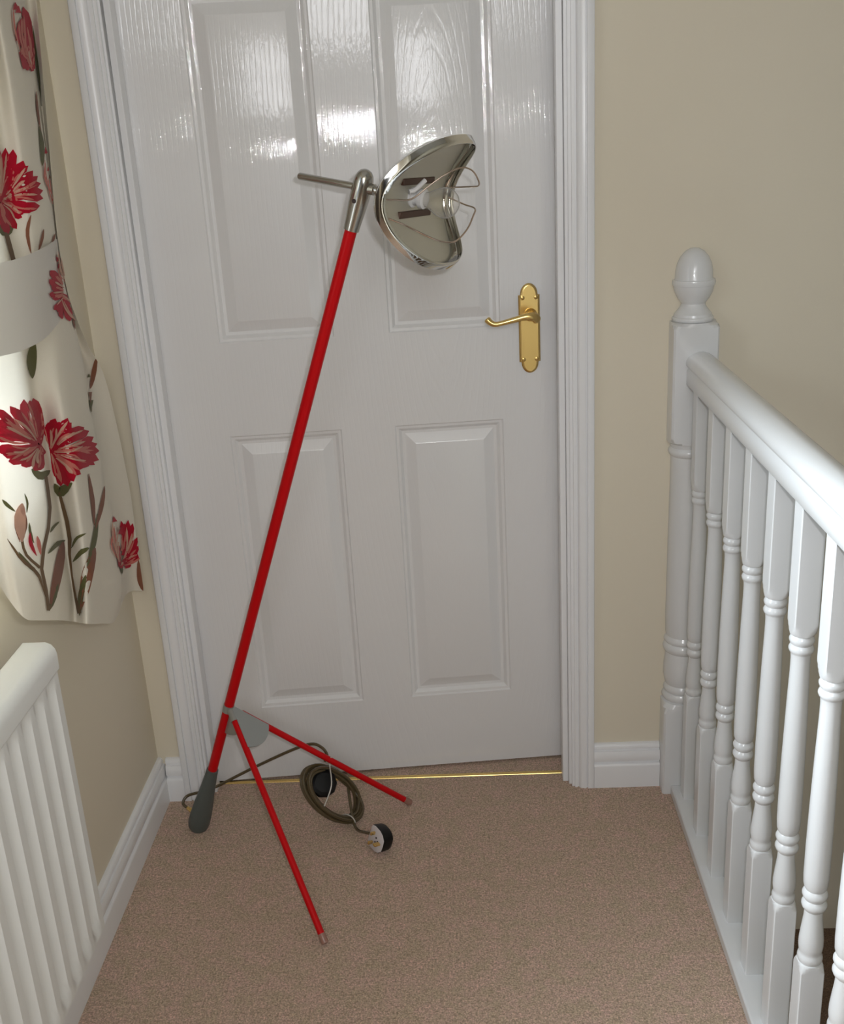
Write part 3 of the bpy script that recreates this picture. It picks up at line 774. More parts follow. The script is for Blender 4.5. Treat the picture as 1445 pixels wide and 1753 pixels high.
CURTAIN_STITCH=[
('red',[5375,8501,5405,8544,5435,8573,5215,8530,5255,8573,5305,8630,4985,8558,5035,8630,5095,8688,4734,8602,4794,8674,4854,8760,4514,8616,4564,8717,4614,8803,4254,8630,4314,8745,4364,8846,4004,8674,4054,8760,4094,8846,3843,8760,3843,8774,3854,8774]),
('red',[5435,8501,5405,8544,5375,8573,5255,8415,5215,8472,5165,8515,4975,8300,4914,8371,4854,8429,4704,8184,4614,8256,4534,8328,4474,8055,4364,8127,4244,8199,4244,7897,4094,7983,3924,8055,3964,7767,3813,7825,3643,7882,3603,7724,3593,7724,3583,7724]),
('red',[5345,8530,5405,8544,5465,8558,5285,8573,5375,8602,5465,8630,5215,8659,5335,8688,5445,8717,5155,8774,5295,8789,5445,8817,5125,8875,5295,8889,5455,8889,5125,8990,5315,8990,5495,8990,5195,9091,5355,9091,5495,9076,5365,9148,5375,9148,5385,9148]),
('red',[5475,8544,5405,8544,5335,8530,5545,8400,5445,8386,5355,8371,5625,8184,5505,8156,5385,8141,5685,7926,5535,7926,5385,7911,5665,7695,5495,7695,5335,7710,5565,7437,5385,7451,5195,7480,5395,7206,5235,7235,5075,7264,5145,7077,5135,7077,5125,7077]),
('red',[5425,8501,5405,8544,5395,8587,5225,8429,5195,8487,5175,8558,4914,8343,4894,8429,4864,8515,4574,8271,4564,8371,4554,8472,4224,8242,4264,8371,4294,8487,3813,8271,3894,8386,3984,8515,3413,8328,3503,8429,3603,8544,3173,8458,3173,8458,3193,8472]),
('red',[5485,8530,5405,8544,5335,8544,5415,8371,5315,8386,5215,8415,5315,8156,5185,8184,5045,8199,5225,7940,5055,7954,4874,7969,5165,7724,4965,7739,4764,7753,5125,7508,4894,7508,4664,7508,5035,7293,4834,7293,4644,7293,4814,7134,4794,7134,4784,7134]),
('red',[5335,8530,5405,8544,5475,8544,5315,8630,5405,8630,5505,8645,5275,8760,5405,8760,5525,8774,5235,8889,5395,8904,5545,8932,5185,9004,5365,9033,5535,9076,5105,9134,5305,9177,5495,9220,5075,9263,5235,9292,5395,9335,5175,9378,5185,9378,5205,9393]),
('red',[5475,8515,5405,8544,5345,8558,5355,8371,5265,8400,5175,8429,5185,8170,5055,8199,4934,8242,5005,7940,4844,7983,4684,8026,4884,7753,4694,7782,4504,7811,4784,7523,4564,7537,4344,7566,4644,7307,4454,7321,4264,7336,4394,7163,4384,7163,4374,7178]),
('red',[5345,8515,5405,8544,5465,8558,5265,8587,5345,8616,5435,8645,5145,8688,5255,8731,5365,8774,5015,8803,5155,8846,5295,8904,4894,8904,5055,8961,5215,9019,4774,9019,4934,9076,5115,9134,4694,9134,4834,9191,4975,9235,4754,9263,4764,9263,4774,9263]),
('red',[5435,8501,5405,8544,5385,8573,5245,8429,5205,8487,5165,8530,4955,8328,4904,8400,4854,8472,4654,8213,4584,8300,4514,8386,4404,8113,4304,8199,4204,8285,4104,7983,3984,8084,3843,8170,3753,7882,3623,7954,3493,8041,3343,7868,3333,7882,3323,7882]),
('red',[5375,8501,5405,8544,5445,8587,5175,8515,5235,8587,5285,8645,4904,8558,4975,8645,5045,8731,4634,8587,4684,8702,4744,8803,4394,8587,4424,8717,4444,8832,4094,8558,4094,8702,4094,8832,3743,8558,3743,8674,3733,8774,3463,8645,3453,8645,3463,8659]),
('red',[5365,8501,5405,8544,5445,8587,5235,8501,5295,8573,5345,8630,5045,8530,5125,8616,5195,8688,4844,8573,4934,8659,5035,8760,4664,8602,4774,8717,4884,8817,4474,8659,4604,8774,4734,8889,4334,8731,4444,8817,4554,8918,4334,8861,4334,8861,4344,8875]),
('red',[5365,8515,5405,8544,5455,8558,5265,8573,5325,8602,5395,8630,5125,8645,5205,8688,5295,8731,4965,8717,5065,8774,5165,8846,4824,8760,4914,8846,5005,8918,4644,8803,4724,8889,4794,8976,4474,8846,4544,8932,4604,9004,4404,8947,4414,8961,4414,8961]),
('red',[5385,8501,5405,8544,5435,8587,5245,8501,5275,8558,5305,8616,5025,8501,5075,8587,5115,8659,4804,8515,4854,8602,4904,8702,4614,8515,4654,8630,4694,8731,4394,8515,4434,8630,4474,8760,4184,8544,4224,8645,4254,8745,4064,8645,4064,8645,4064,8659]),
('red',[5435,8501,5405,8544,5375,8573,5255,8415,5215,8472,5175,8530,4975,8314,4924,8386,4864,8443,4664,8199,4614,8285,4554,8371,4364,8113,4314,8213,4264,8314,3994,8026,3954,8156,3904,8271,3573,7997,3543,8098,3503,8199,3193,8055,3193,8055,3193,8069]),
('red',[5455,8501,5405,8544,5355,8573,5295,8386,5225,8443,5155,8487,5065,8242,4965,8300,4864,8357,4834,8084,4694,8141,4564,8199,4674,7926,4504,7983,4324,8026,4534,7739,4324,7782,4104,7825,4364,7566,4174,7595,3964,7624,4074,7465,4064,7465,4044,7465]),
('red',[5415,8487,5405,8544,5395,8587,5215,8443,5195,8501,5185,8573,4904,8371,4884,8458,4864,8544,4584,8314,4554,8415,4534,8515,4274,8256,4254,8371,4224,8487,3904,8199,3874,8328,3833,8458,3483,8170,3453,8285,3413,8386,3093,8242,3083,8242,3083,8256]),
('red',[5475,8530,5405,8544,5335,8558,5415,8386,5315,8415,5215,8429,5305,8199,5185,8228,5045,8242,5195,7997,5035,8026,4874,8055,5085,7811,4904,7839,4714,7868,4965,7595,4754,7638,4554,7681,4794,7422,4624,7451,4444,7480,4534,7321,4524,7321,4514,7321]),
('red',[5455,8515,5405,8544,5355,8558,5355,8400,5285,8429,5205,8443,5185,8228,5095,8256,4995,8285,4985,8041,4874,8084,4774,8141,4754,7882,4644,7940,4544,8012,4474,7724,4374,7811,4264,7882,4164,7609,4074,7681,3974,7753,3843,7595,3833,7595,3833,7609]),
('pink',[5025,8630,5045,8645,5055,8645,4955,8659,4975,8674,4995,8688,4854,8702,4884,8717,4914,8745,4754,8745,4784,8774,4804,8789,4654,8760,4674,8789,4694,8832,4544,8774,4554,8803,4574,8846,4434,8789,4444,8817,4454,8846,4354,8817,4354,8817,4354,8817]),
('pale',[4944,8328,4934,8328,4924,8343,4854,8285,4844,8300,4824,8314,4724,8242,4704,8256,4694,8271,4594,8184,4564,8199,4544,8228,4474,8127,4444,8141,4414,8170,4354,8055,4314,8084,4284,8113,4234,7997,4204,8026,4164,8041,4114,7983,4114,7983,4114,7983]),
('pale',[5245,8472,5235,8472,5235,8487,5145,8429,5135,8443,5115,8443,4985,8371,4965,8386,4955,8400,4814,8300,4794,8314,4774,8328,4674,8228,4644,8242,4624,8271,4524,8156,4504,8170,4474,8184,4384,8084,4364,8098,4334,8113,4264,8041,4264,8041,4254,8041]),
('pink',[5375,8702,5395,8702,5415,8702,5365,8731,5395,8731,5415,8731,5355,8774,5385,8774,5425,8774,5345,8817,5385,8817,5425,8817,5335,8861,5375,8861,5425,8861,5325,8904,5375,8904,5425,8904,5335,8947,5375,8947,5415,8947,5375,8976,5375,8976,5375,8976]),
('pink',[5355,8558,5375,8573,5395,8573,5325,8602,5355,8602,5385,8616,5285,8659,5315,8659,5365,8674,5245,8717,5295,8731,5345,8731,5215,8774,5285,8789,5335,8789,5215,8846,5275,8846,5345,8861,5235,8904,5285,8918,5345,8918,5285,8947,5295,8961,5295,8961]),
('pink',[5375,8156,5355,8156,5335,8156,5385,8084,5355,8084,5325,8084,5395,7983,5355,7983,5315,7983,5395,7868,5345,7868,5295,7868,5385,7767,5335,7767,5275,7767,5375,7652,5305,7652,5245,7652,5335,7552,5285,7552,5235,7552,5275,7480,5265,7480,5265,7480]),
('pale',[5365,8328,5345,8328,5315,8328,5335,8213,5305,8213,5275,8213,5295,8055,5255,8055,5215,8055,5255,7882,5205,7897,5155,7897,5225,7739,5175,7739,5115,7739,5205,7566,5145,7566,5075,7566,5175,7408,5125,7408,5065,7408,5115,7307,5105,7307,5105,7307]),
('pale',[5215,8487,5205,8487,5205,8501,5055,8443,5045,8458,5045,8472,4814,8400,4814,8415,4804,8429,4564,8357,4564,8371,4564,8400,4334,8328,4334,8357,4344,8386,4064,8328,4074,8357,4084,8386,3783,8328,3793,8357,3803,8386,3583,8357,3583,8357,3593,8371]),
('pale',[5325,8328,5305,8328,5285,8328,5275,8213,5245,8213,5225,8213,5195,8041,5175,8055,5145,8055,5125,7868,5085,7882,5055,7882,5055,7710,5015,7710,4975,7724,4985,7537,4934,7537,4884,7537,4914,7379,4864,7379,4824,7379,4824,7264,4824,7264,4814,7264]),
('pink',[5345,8357,5315,8357,5295,8357,5295,8242,5265,8242,5235,8242,5235,8084,5195,8084,5155,8098,5165,7911,5115,7926,5065,7926,5105,7767,5045,7767,4995,7767,5035,7595,4975,7595,4914,7595,4955,7437,4904,7437,4854,7437,4864,7336,4864,7336,4854,7336]),
('pink',[5375,8602,5395,8602,5425,8602,5355,8645,5395,8659,5425,8659,5335,8731,5375,8731,5415,8745,5315,8817,5355,8817,5415,8832,5285,8889,5345,8904,5395,8904,5255,8976,5315,8976,5385,8990,5245,9048,5295,9062,5345,9062,5275,9119,5285,9119,5285,9119]),
('pink',[5055,8184,5045,8184,5035,8199,4965,8127,4944,8141,4934,8156,4834,8069,4814,8084,4784,8098,4714,7997,4684,8012,4644,8026,4644,7926,4604,7940,4554,7954,4614,7854,4554,7854,4494,7854,4574,7767,4524,7767,4474,7767,4504,7710,4504,7710,4504,7710]),
('pink',[5375,8400,5355,8400,5345,8400,5325,8271,5305,8285,5285,8285,5255,8113,5225,8113,5205,8113,5165,7926,5135,7926,5105,7926,5065,7767,5035,7767,4995,7767,4924,7580,4894,7595,4854,7595,4784,7422,4754,7437,4724,7437,4654,7321,4654,7321,4654,7321]),
('pink',[5315,8717,5335,8717,5355,8717,5295,8774,5325,8774,5355,8774,5275,8846,5315,8861,5355,8861,5245,8932,5295,8947,5335,8947,5195,9004,5245,9019,5295,9033,5115,9062,5175,9091,5225,9105,5045,9134,5095,9148,5135,9163,5035,9191,5035,9191,5035,9191]),
('pale',[5265,8616,5275,8616,5285,8630,5195,8645,5205,8659,5225,8659,5085,8688,5105,8702,5125,8717,4975,8745,5005,8760,5035,8774,4904,8803,4934,8817,4975,8832,4844,8875,4884,8889,4924,8904,4804,8947,4834,8961,4874,8976,4804,9004,4804,9004,4814,9004]),
('pink',[4854,8357,4844,8371,4844,8386,4724,8314,4714,8343,4704,8357,4534,8271,4514,8285,4504,8314,4334,8213,4314,8242,4294,8271,4144,8156,4114,8184,4084,8213,3924,8069,3884,8113,3843,8141,3693,8012,3663,8041,3623,8069,3483,7983,3483,7983,3483,7983]),
('pink',[4894,8328,4884,8343,4864,8343,4834,8300,4814,8300,4804,8314,4744,8242,4734,8271,4714,8285,4654,8199,4634,8213,4614,8242,4564,8156,4544,8184,4514,8199,4454,8127,4434,8141,4414,8170,4354,8098,4334,8113,4314,8141,4264,8098,4264,8098,4264,8098]),
('pink',[5045,8587,5055,8602,5055,8602,4904,8616,4924,8630,4924,8630,4714,8645,4734,8659,4744,8688,4514,8674,4534,8702,4544,8731,4334,8702,4344,8717,4354,8745,4104,8702,4114,8731,4124,8760,3874,8702,3884,8731,3884,8760,3703,8731,3703,8731,3703,8731]),
('pink',[4944,8501,4934,8515,4934,8530,4824,8487,4814,8501,4814,8515,4644,8443,4644,8458,4644,8487,4464,8415,4464,8443,4464,8458,4284,8415,4294,8443,4304,8458,4104,8429,4114,8458,4134,8487,3924,8458,3944,8487,3954,8501,3803,8501,3803,8501,3803,8501]),
('pink',[5315,8530,5315,8530,5325,8544,5235,8530,5235,8544,5245,8558,5105,8544,5115,8558,5115,8558,4975,8558,4985,8573,4995,8587,4854,8573,4864,8587,4884,8616,4744,8616,4764,8630,4784,8645,4654,8659,4674,8674,4694,8688,4604,8688,4604,8702,4604,8702]),
('pink',[5295,8544,5305,8558,5305,8558,5195,8558,5215,8573,5225,8587,5055,8573,5075,8602,5095,8616,4904,8602,4934,8630,4965,8659,4784,8645,4814,8674,4854,8702,4664,8688,4704,8717,4754,8760,4564,8745,4604,8774,4644,8803,4534,8817,4544,8817,4544,8817]),
('pale',[5215,8573,5225,8587,5235,8602,5115,8587,5135,8616,5145,8630,4975,8616,4995,8645,5025,8674,4834,8659,4854,8688,4884,8702,4704,8688,4734,8717,4774,8745,4584,8745,4624,8774,4664,8803,4484,8803,4524,8832,4564,8861,4444,8861,4444,8861,4454,8861]),
('pink',[5295,8501,5295,8515,5295,8530,5205,8472,5205,8501,5195,8515,5075,8458,5065,8472,5065,8501,4914,8429,4914,8458,4914,8487,4774,8429,4794,8458,4804,8501,4634,8443,4664,8487,4684,8515,4524,8472,4544,8501,4564,8530,4464,8515,4464,8515,4464,8515]),
('pink',[5125,8458,5125,8472,5125,8472,4965,8415,4965,8429,4965,8443,4744,8357,4734,8371,4734,8386,4504,8300,4494,8314,4484,8328,4274,8242,4264,8256,4254,8271,4004,8184,3994,8199,3984,8213,3713,8127,3703,8141,3693,8156,3483,8098,3483,8098,3483,8098]),
('pale',[5255,8472,5245,8487,5235,8501,5135,8429,5115,8443,5105,8458,4955,8371,4934,8400,4924,8415,4754,8314,4744,8343,4724,8371,4574,8256,4564,8285,4544,8328,4384,8213,4364,8242,4344,8285,4184,8170,4164,8199,4154,8228,4024,8170,4024,8170,4024,8170]),
('pink',[5325,8386,5315,8386,5295,8386,5285,8300,5255,8300,5245,8314,5205,8170,5185,8184,5155,8184,5125,8041,5085,8055,5055,8055,5005,7926,4975,7940,4944,7954,4854,7811,4824,7839,4794,7854,4704,7724,4674,7739,4654,7753,4574,7667,4574,7667,4574,7667]),
('pale',[5115,8357,5105,8371,5095,8371,4975,8285,4965,8300,4955,8314,4784,8199,4764,8213,4744,8228,4594,8084,4564,8098,4544,8113,4454,7983,4414,7997,4374,8012,4314,7854,4264,7868,4224,7882,4184,7739,4134,7739,4094,7753,4044,7652,4044,7667,4034,7667]),
('pink',[5245,8458,5235,8458,5235,8472,5135,8400,5125,8415,5115,8429,4965,8328,4955,8343,4944,8357,4784,8271,4774,8285,4764,8300,4614,8228,4604,8242,4604,8271,4414,8199,4414,8228,4414,8256,4234,8199,4234,8213,4234,8242,4094,8213,4094,8213,4094,8213]),
('pink',[5145,8487,5145,8501,5145,8515,5025,8472,5025,8487,5015,8501,4844,8443,4844,8458,4834,8472,4664,8415,4654,8429,4654,8443,4494,8386,4484,8400,4484,8429,4304,8357,4294,8386,4294,8400,4114,8328,4114,8357,4104,8371,3974,8328,3974,8343,3974,8343]),
('pink',[5065,8300,5055,8314,5035,8314,4975,8242,4965,8256,4944,8256,4854,8156,4834,8170,4814,8184,4724,8069,4694,8084,4674,8098,4604,7997,4574,8012,4544,8026,4464,7897,4434,7926,4404,7940,4334,7825,4304,7839,4274,7854,4204,7782,4204,7782,4204,7782]),
('pink',[5225,8487,5225,8501,5215,8515,5105,8443,5095,8458,5085,8472,4914,8386,4894,8415,4884,8429,4724,8328,4704,8343,4684,8357,4594,8256,4554,8271,4524,8285,4464,8156,4424,8170,4384,8184,4354,8069,4314,8084,4274,8084,4234,8012,4234,8012,4224,8012]),
('green',[5475,9134,5495,9134,5525,9148,5325,9119,5455,9177,5585,9235,5195,9148,5395,9235,5585,9335,5155,9134,5315,9278,5475,9436,5265,9134,5225,9292,5195,9450,5225,9134,5115,9249,5005,9364,5085,9134,5005,9206,4914,9263,4934,9148,4924,9163,4904,9177]),
('stem',[5185,9335,5285,9350,5395,9364,5165,9407,5275,9422,5375,9436,5145,9508,5245,9522,5355,9537,5115,9623,5225,9637,5335,9652,5095,9738,5205,9752,5305,9767,5065,9867,5175,9882,5285,9896,5045,9997,5155,10011,5255,10026,5025,10069,5135,10098,5245,10112]),
('brown',[4024,8889,4034,8889,4044,8889,4064,8990,4104,8990,4144,8976,4134,9134,4204,9119,4264,9119,4204,9278,4284,9278,4354,9278,4244,9422,4324,9436,4394,9436,4264,9609,4324,9609,4394,9623,4284,9781,4314,9781,4364,9795,4304,9911,4314,9911,4324,9911]),
('brown',[3403,9263,3413,9263,3423,9263,3403,9321,3453,9321,3503,9321,3443,9407,3523,9407,3593,9393,3513,9508,3593,9493,3683,9493,3603,9594,3683,9580,3763,9580,3723,9695,3783,9680,3854,9680,3854,9781,3894,9781,3934,9781,3954,9853,3964,9853,3964,9839]),
('brown',[2182,9393,2202,9393,2212,9378,2192,9422,2282,9407,2372,9407,2262,9465,2392,9450,2542,9450,2372,9508,2542,9508,2692,9493,2502,9551,2672,9551,2803,9537,2692,9609,2813,9609,2903,9594,2873,9666,2923,9652,2983,9652,2993,9695,3003,9695,3013,9695]),
('red',[2572,5049,2252,5049,2012,5034,2662,4876,2232,4862,1922,4847,2763,4603,2212,4588,1862,4588]),
('red',[2652,3495,2052,3481,1712,3467,2052,3294,2002,3294,1982,3294]),
('pink',[2492,4675,2422,4675,2362,4675,2622,4545,2542,4545,2472,4545,2843,4358,2742,4358,2622,4358,2983,4171,2873,4157,2763,4157,3003,3984,2893,3970,2773,3970,2953,3769,2833,3769,2672,3769,2843,3582,2722,3582,2572,3582,2642,3452,2632,3452,2622,3452]),
('red',[1982,5092,1832,5078,1722,5063,2232,4962,1942,4934,1772,4919,2672,4747,2192,4732,1872,4704]),
('red',[2973,4301,2352,4301,1872,4301,2642,4056,2002,4056,1662,4071,2072,3826,1762,3841,1491,3855,1621,3697,1591,3697,1581,3697]),
('red',[1972,5078,1832,5078,1732,5092,1792,4891,1641,4905,1491,4905,1581,4632,1381,4646,1151,4646,1411,4358,1121,4358,771,4358,1381,4128,1021,4114,671,4099,1481,3869,1131,3841,741,3812,1551,3610,1271,3582,941,3567,1391,3423,1361,3409,1341,3409]),
('red',[1982,5092,1832,5078,1722,5063,2232,4919,1952,4905,1772,4891,2692,4675,2202,4660,1892,4632]),
('red',[2282,3567,1882,3567,1601,3582,1762,3380,1742,3380,1732,3380]),
('pink',[1722,4991,1692,4991,1662,4991,1641,4876,1601,4876,1571,4876,1531,4704,1471,4704,1421,4718,1421,4531,1351,4531,1291,4531,1371,4373,1291,4373,1211,4373,1371,4215,1291,4200,1191,4200,1371,4056,1301,4042,1221,4042,1321,3941,1311,3941,1311,3941]),
('pink',[1822,4689,1782,4675,1752,4675,1862,4574,1812,4574,1772,4574,1912,4430,1842,4430,1782,4416,1952,4272,1872,4258,1782,4258,1952,4114,1852,4114,1762,4114,1892,3941,1792,3941,1692,3941,1802,3797,1722,3797,1641,3797,1672,3682,1672,3682,1662,3682]),
('pink',[1782,4804,1762,4804,1722,4804,1772,4675,1722,4675,1682,4675,1752,4502,1692,4502,1631,4502,1722,4301,1641,4301,1571,4301,1692,4128,1601,4128,1511,4114,1641,3927,1551,3927,1461,3927,1571,3754,1491,3740,1421,3740,1461,3625,1461,3625,1451,3625]),
('pink',[1922,4704,1882,4689,1842,4689,1982,4603,1932,4603,1882,4603,2112,4473,2022,4473,1942,4459,2252,4330,2122,4330,2002,4315,2302,4186,2142,4186,2012,4186,2282,4042,2112,4042,1982,4042,2182,3898,2052,3898,1952,3898,2032,3812,2022,3812,2012,3812]),
('red',[1571,4919,1451,4919,1351,4934,1501,4790,1351,4804,1181,4804,1391,4617,1181,4632,891,4632,1321,4445,991,4445,681,4445,1321,4286,951,4272,611,4258,1421,4128,1051,4099,681,4071,1471,3956,1191,3927,851,3898,1291,3826,1251,3812,1241,3812]),
('red',[1571,4919,1451,4919,1351,4919,1541,4804,1381,4804,1231,4804,1491,4632,1291,4632,1031,4632,1461,4459,1211,4445,881,4445,1511,4315,1221,4286,861,4258,1652,4157,1341,4114,981,4085,1742,3984,1481,3956,1221,3927,1601,3855,1581,3855,1561,3841]),
('red',[1561,4934,1451,4919,1361,4919,1662,4847,1531,4833,1391,4819,1792,4718,1611,4689,1451,4675,1912,4560,1682,4545,1471,4531,1912,4402,1652,4402,1411,4402,1802,4229,1531,4243,1251,4258,1601,4085,1371,4099,1121,4114,1281,3999,1251,3999,1241,3999]),
('pink',[1591,4790,1561,4775,1551,4775,1662,4732,1631,4718,1601,4718,1772,4646,1732,4632,1692,4632,1862,4545,1812,4545,1762,4531,1892,4459,1832,4459,1772,4459,1852,4358,1792,4358,1732,4358,1782,4272,1732,4272,1682,4272,1692,4215,1682,4215,1682,4215]),
('pink',[1401,4761,1391,4761,1361,4761,1381,4704,1351,4704,1331,4704,1341,4617,1311,4617,1271,4617,1301,4531,1251,4531,1211,4531,1281,4445,1221,4445,1161,4445,1281,4358,1211,4358,1141,4344,1251,4272,1201,4272,1141,4272,1201,4215,1201,4215,1191,4215]),
('red',[1451,5063,1331,5049,1211,5034,1561,4991,1401,4977,1231,4948,1692,4891,1501,4862,1291,4833,1832,4761,1591,4732,1341,4704,1962,4660,1672,4632,1391,4588,2172,4545,1772,4502,1451,4459,2242,4416,1842,4387,1581,4358,1942,4315,1922,4315,1892,4301]),
('red',[1481,5063,1331,5049,1171,5034,1551,4962,1361,4948,1151,4934,1641,4819,1411,4804,1141,4775,1762,4675,1481,4646,1171,4603,1922,4560,1591,4517,1281,4459,2282,4430,1782,4373,1441,4315,2592,4301,2012,4243,1702,4186,2322,4157,2252,4157,2232,4157]),
('red',[1441,5049,1331,5049,1211,5049,1481,4962,1331,4948,1151,4948,1511,4833,1321,4819,1091,4804,1531,4675,1311,4675,1011,4660,1541,4545,1271,4531,931,4531,1521,4387,1221,4387,841,4387,1421,4258,1161,4243,841,4243,1141,4157,1101,4157,1091,4157]),
('pink',[1621,4847,1591,4833,1581,4833,1732,4819,1692,4804,1652,4790,1882,4775,1822,4761,1772,4747,2052,4718,1962,4704,1882,4689,2232,4660,2062,4646,1942,4632,2332,4588,2132,4588,1962,4574,2332,4531,2152,4517,2002,4517,2182,4473,2172,4473,2152,4473]),
('pink',[1341,4934,1311,4934,1291,4934,1321,4876,1291,4862,1251,4862,1301,4790,1261,4790,1211,4790,1301,4704,1241,4704,1191,4689,1341,4632,1281,4617,1221,4617,1421,4560,1361,4545,1301,4531,1501,4488,1441,4473,1401,4473,1521,4430,1521,4430,1521,4430]),
('pink',[1451,4905,1421,4905,1401,4891,1491,4847,1461,4833,1421,4833,1541,4747,1511,4747,1471,4747,1601,4660,1561,4646,1521,4646,1672,4574,1621,4560,1581,4560,1772,4488,1712,4473,1652,4459,1852,4387,1802,4387,1752,4373,1882,4330,1872,4330,1872,4330]),
('pink',[1431,4862,1411,4862,1391,4847,1491,4819,1481,4819,1451,4804,1601,4761,1551,4747,1521,4747,1662,4689,1621,4689,1581,4689,1692,4632,1641,4632,1591,4617,1662,4560,1601,4560,1551,4560,1601,4488,1561,4488,1511,4488,1531,4445,1531,4445,1521,4445]),
('pink',[1271,4847,1241,4847,1221,4847,1241,4804,1211,4819,1191,4819,1201,4761,1161,4761,1121,4761,1161,4689,1101,4689,1051,4689,1141,4646,1081,4646,1001,4632,1141,4588,1061,4574,981,4574,1131,4531,1081,4531,991,4517,1081,4488,1061,4488,1061,4488]),
('red',[1571,5121,1461,5106,1361,5106,1621,5049,1471,5034,1321,5034,1672,4948,1481,4934,1291,4934,1712,4847,1491,4833,1241,4819,1752,4747,1491,4732,1211,4732,1772,4646,1481,4632,1161,4617,1712,4545,1471,4531,1201,4517,1481,4459,1451,4459,1431,4459]),
('red',[1581,5121,1461,5106,1351,5106,1611,5063,1451,5049,1301,5049,1641,4977,1441,4962,1231,4962,1692,4905,1451,4876,1191,4862,1772,4847,1501,4804,1211,4775,1892,4790,1591,4732,1301,4675,1952,4718,1692,4660,1461,4617,1782,4617,1772,4617,1762,4617]),
('pale',[1521,4934,1501,4934,1481,4934,1551,4905,1511,4891,1481,4891,1581,4847,1541,4847,1501,4833,1611,4790,1561,4775,1511,4775,1621,4732,1571,4732,1511,4718,1621,4660,1561,4660,1501,4660,1601,4603,1551,4603,1501,4603,1551,4574,1541,4560,1541,4560]),
('pink',[1501,5006,1471,5006,1441,5006,1501,4948,1461,4948,1421,4948,1511,4891,1471,4891,1411,4876,1521,4819,1461,4804,1401,4804,1531,4747,1471,4747,1391,4732,1541,4675,1461,4660,1381,4660,1521,4603,1461,4603,1391,4588,1471,4545,1461,4545,1461,4545]),
('pink',[1541,5078,1511,5078,1461,5063,1581,5049,1541,5034,1491,5034,1641,4991,1581,4991,1511,4977,1702,4934,1621,4934,1541,4919,1752,4891,1652,4876,1561,4862,1792,4833,1692,4819,1581,4804,1812,4775,1722,4761,1631,4761,1752,4732,1742,4732,1732,4718]),
('green',[571,3912,591,3912,611,3912,510,4157,631,4171,741,4171,490,4502,701,4517,911,4517,470,4790,751,4790,1021,4804,450,5034,761,5049,1061,5049,480,5336,761,5336,1051,5351,571,5725,771,5739,991,5739,731,6027,771,6027,811,6027]),
('brown',[1431,5639,1441,5639,1461,5639,1421,5739,1491,5739,1561,5739,1461,5897,1581,5897,1692,5912,1521,6070,1672,6070,1822,6084,1601,6228,1762,6243,1912,6243,1702,6415,1842,6415,1972,6415,1822,6573,1902,6573,1992,6588,1932,6689,1942,6689,1972,6689]),
('green',[1992,6559,2022,6559,2072,6559,1882,6660,2072,6674,2262,6674,1802,6818,2112,6832,2392,6832,1792,6991,2172,7005,2512,7005,1892,7149,2262,7163,2602,7163,2122,7336,2412,7336,2682,7321,2382,7494,2572,7494,2742,7494,2632,7595,2672,7595,2702,7595]),
('red',[2092,7278,1641,7278,320,7250,1732,7106,1682,7106,1652,7106]),
('red',[2152,7739,1762,7724,300,7724,1742,7624,1692,7624,1641,7624]),
('red',[1852,7940,300,7926,0,7926,380,7839,360,7839,300,7839]),
('pink',[1952,8357,1912,8357,1882,8357,2142,8271,2092,8256,2042,8256,2352,8127,2302,8127,2262,8127,2522,7983,2452,7983,2392,7969,2572,7839,2502,7839,2432,7839,2542,7695,2462,7695,2382,7681,2452,7552,2382,7552,2332,7552,2342,7451,2332,7451,2332,7451]),
('pink',[2012,8285,1982,8285,1952,8285,2222,8242,2182,8242,2142,8228,2462,8170,2412,8170,2372,8156,2682,8098,2612,8084,2562,8084,2732,8012,2672,8012,2612,8012,2702,7940,2632,7940,2552,7940,2582,7854,2522,7854,2452,7854,2462,7811,2452,7811,2452,7811]),
('pink',[2012,8343,1952,8343,1912,8343,2252,8256,2202,8256,2142,8256,2542,8141,2472,8141,2392,8127,2753,8012,2682,8012,2592,7997,2793,7882,2712,7882,2622,7882,2702,7753,2602,7753,2492,7753,2522,7624,2422,7624,2342,7624,2312,7537,2312,7537,2302,7537]),
('pink',[1631,8515,1411,8515,290,8515,1792,8458,1672,8458,1481,8458,1912,8371,1822,8371,1692,8371,2012,8285,1902,8285,1772,8271,2032,8199,1922,8199,1792,8199,2022,8098,1892,8098,1742,8098,1952,8012,1852,8012,1702,8012,1822,7954,1812,7954,1802,7954]),
('pink',[1872,8616,1802,8602,1712,8602,2052,8544,1962,8544,1882,8530,2252,8443,2162,8429,2082,8429,2412,8328,2312,8328,2202,8314,2452,8213,2352,8213,2232,8213,2422,8098,2302,8098,2172,8098,2332,7997,2222,7997,2102,7997,2172,7926,2162,7926,2152,7926]),
('red',[3123,10889,3263,10917,3383,10932,2923,10961,3133,11004,3313,11033,2662,11076,2943,11133,3203,11176,2382,11234,2783,11291,3113,11349,2202,11407,2692,11450,3093,11507,2122,11608,2682,11651,3113,11694,2242,11809,2702,11838,3053,11867,2672,11953,2692,11953,2732,11967]),
('red',[3133,10889,3263,10917,3373,10946,2873,10975,3053,11018,3223,11061,2472,11119,2742,11176,2983,11234,1922,11306,2402,11363,2753,11435]),
('red',[3123,10889,3263,10917,3373,10932,2963,10975,3143,11004,3323,11033,2753,11104,2993,11148,3223,11191,2512,11263,2833,11320,3113,11378,2232,11407,2652,11478,2983,11550]),
('red',[3113,10889,3263,10917,3383,10932,2953,10961,3153,10989,3353,11033,2742,11076,3003,11119,3273,11176,2472,11176,2823,11263,3143,11349,2142,11263,2582,11378,2913,11493]),
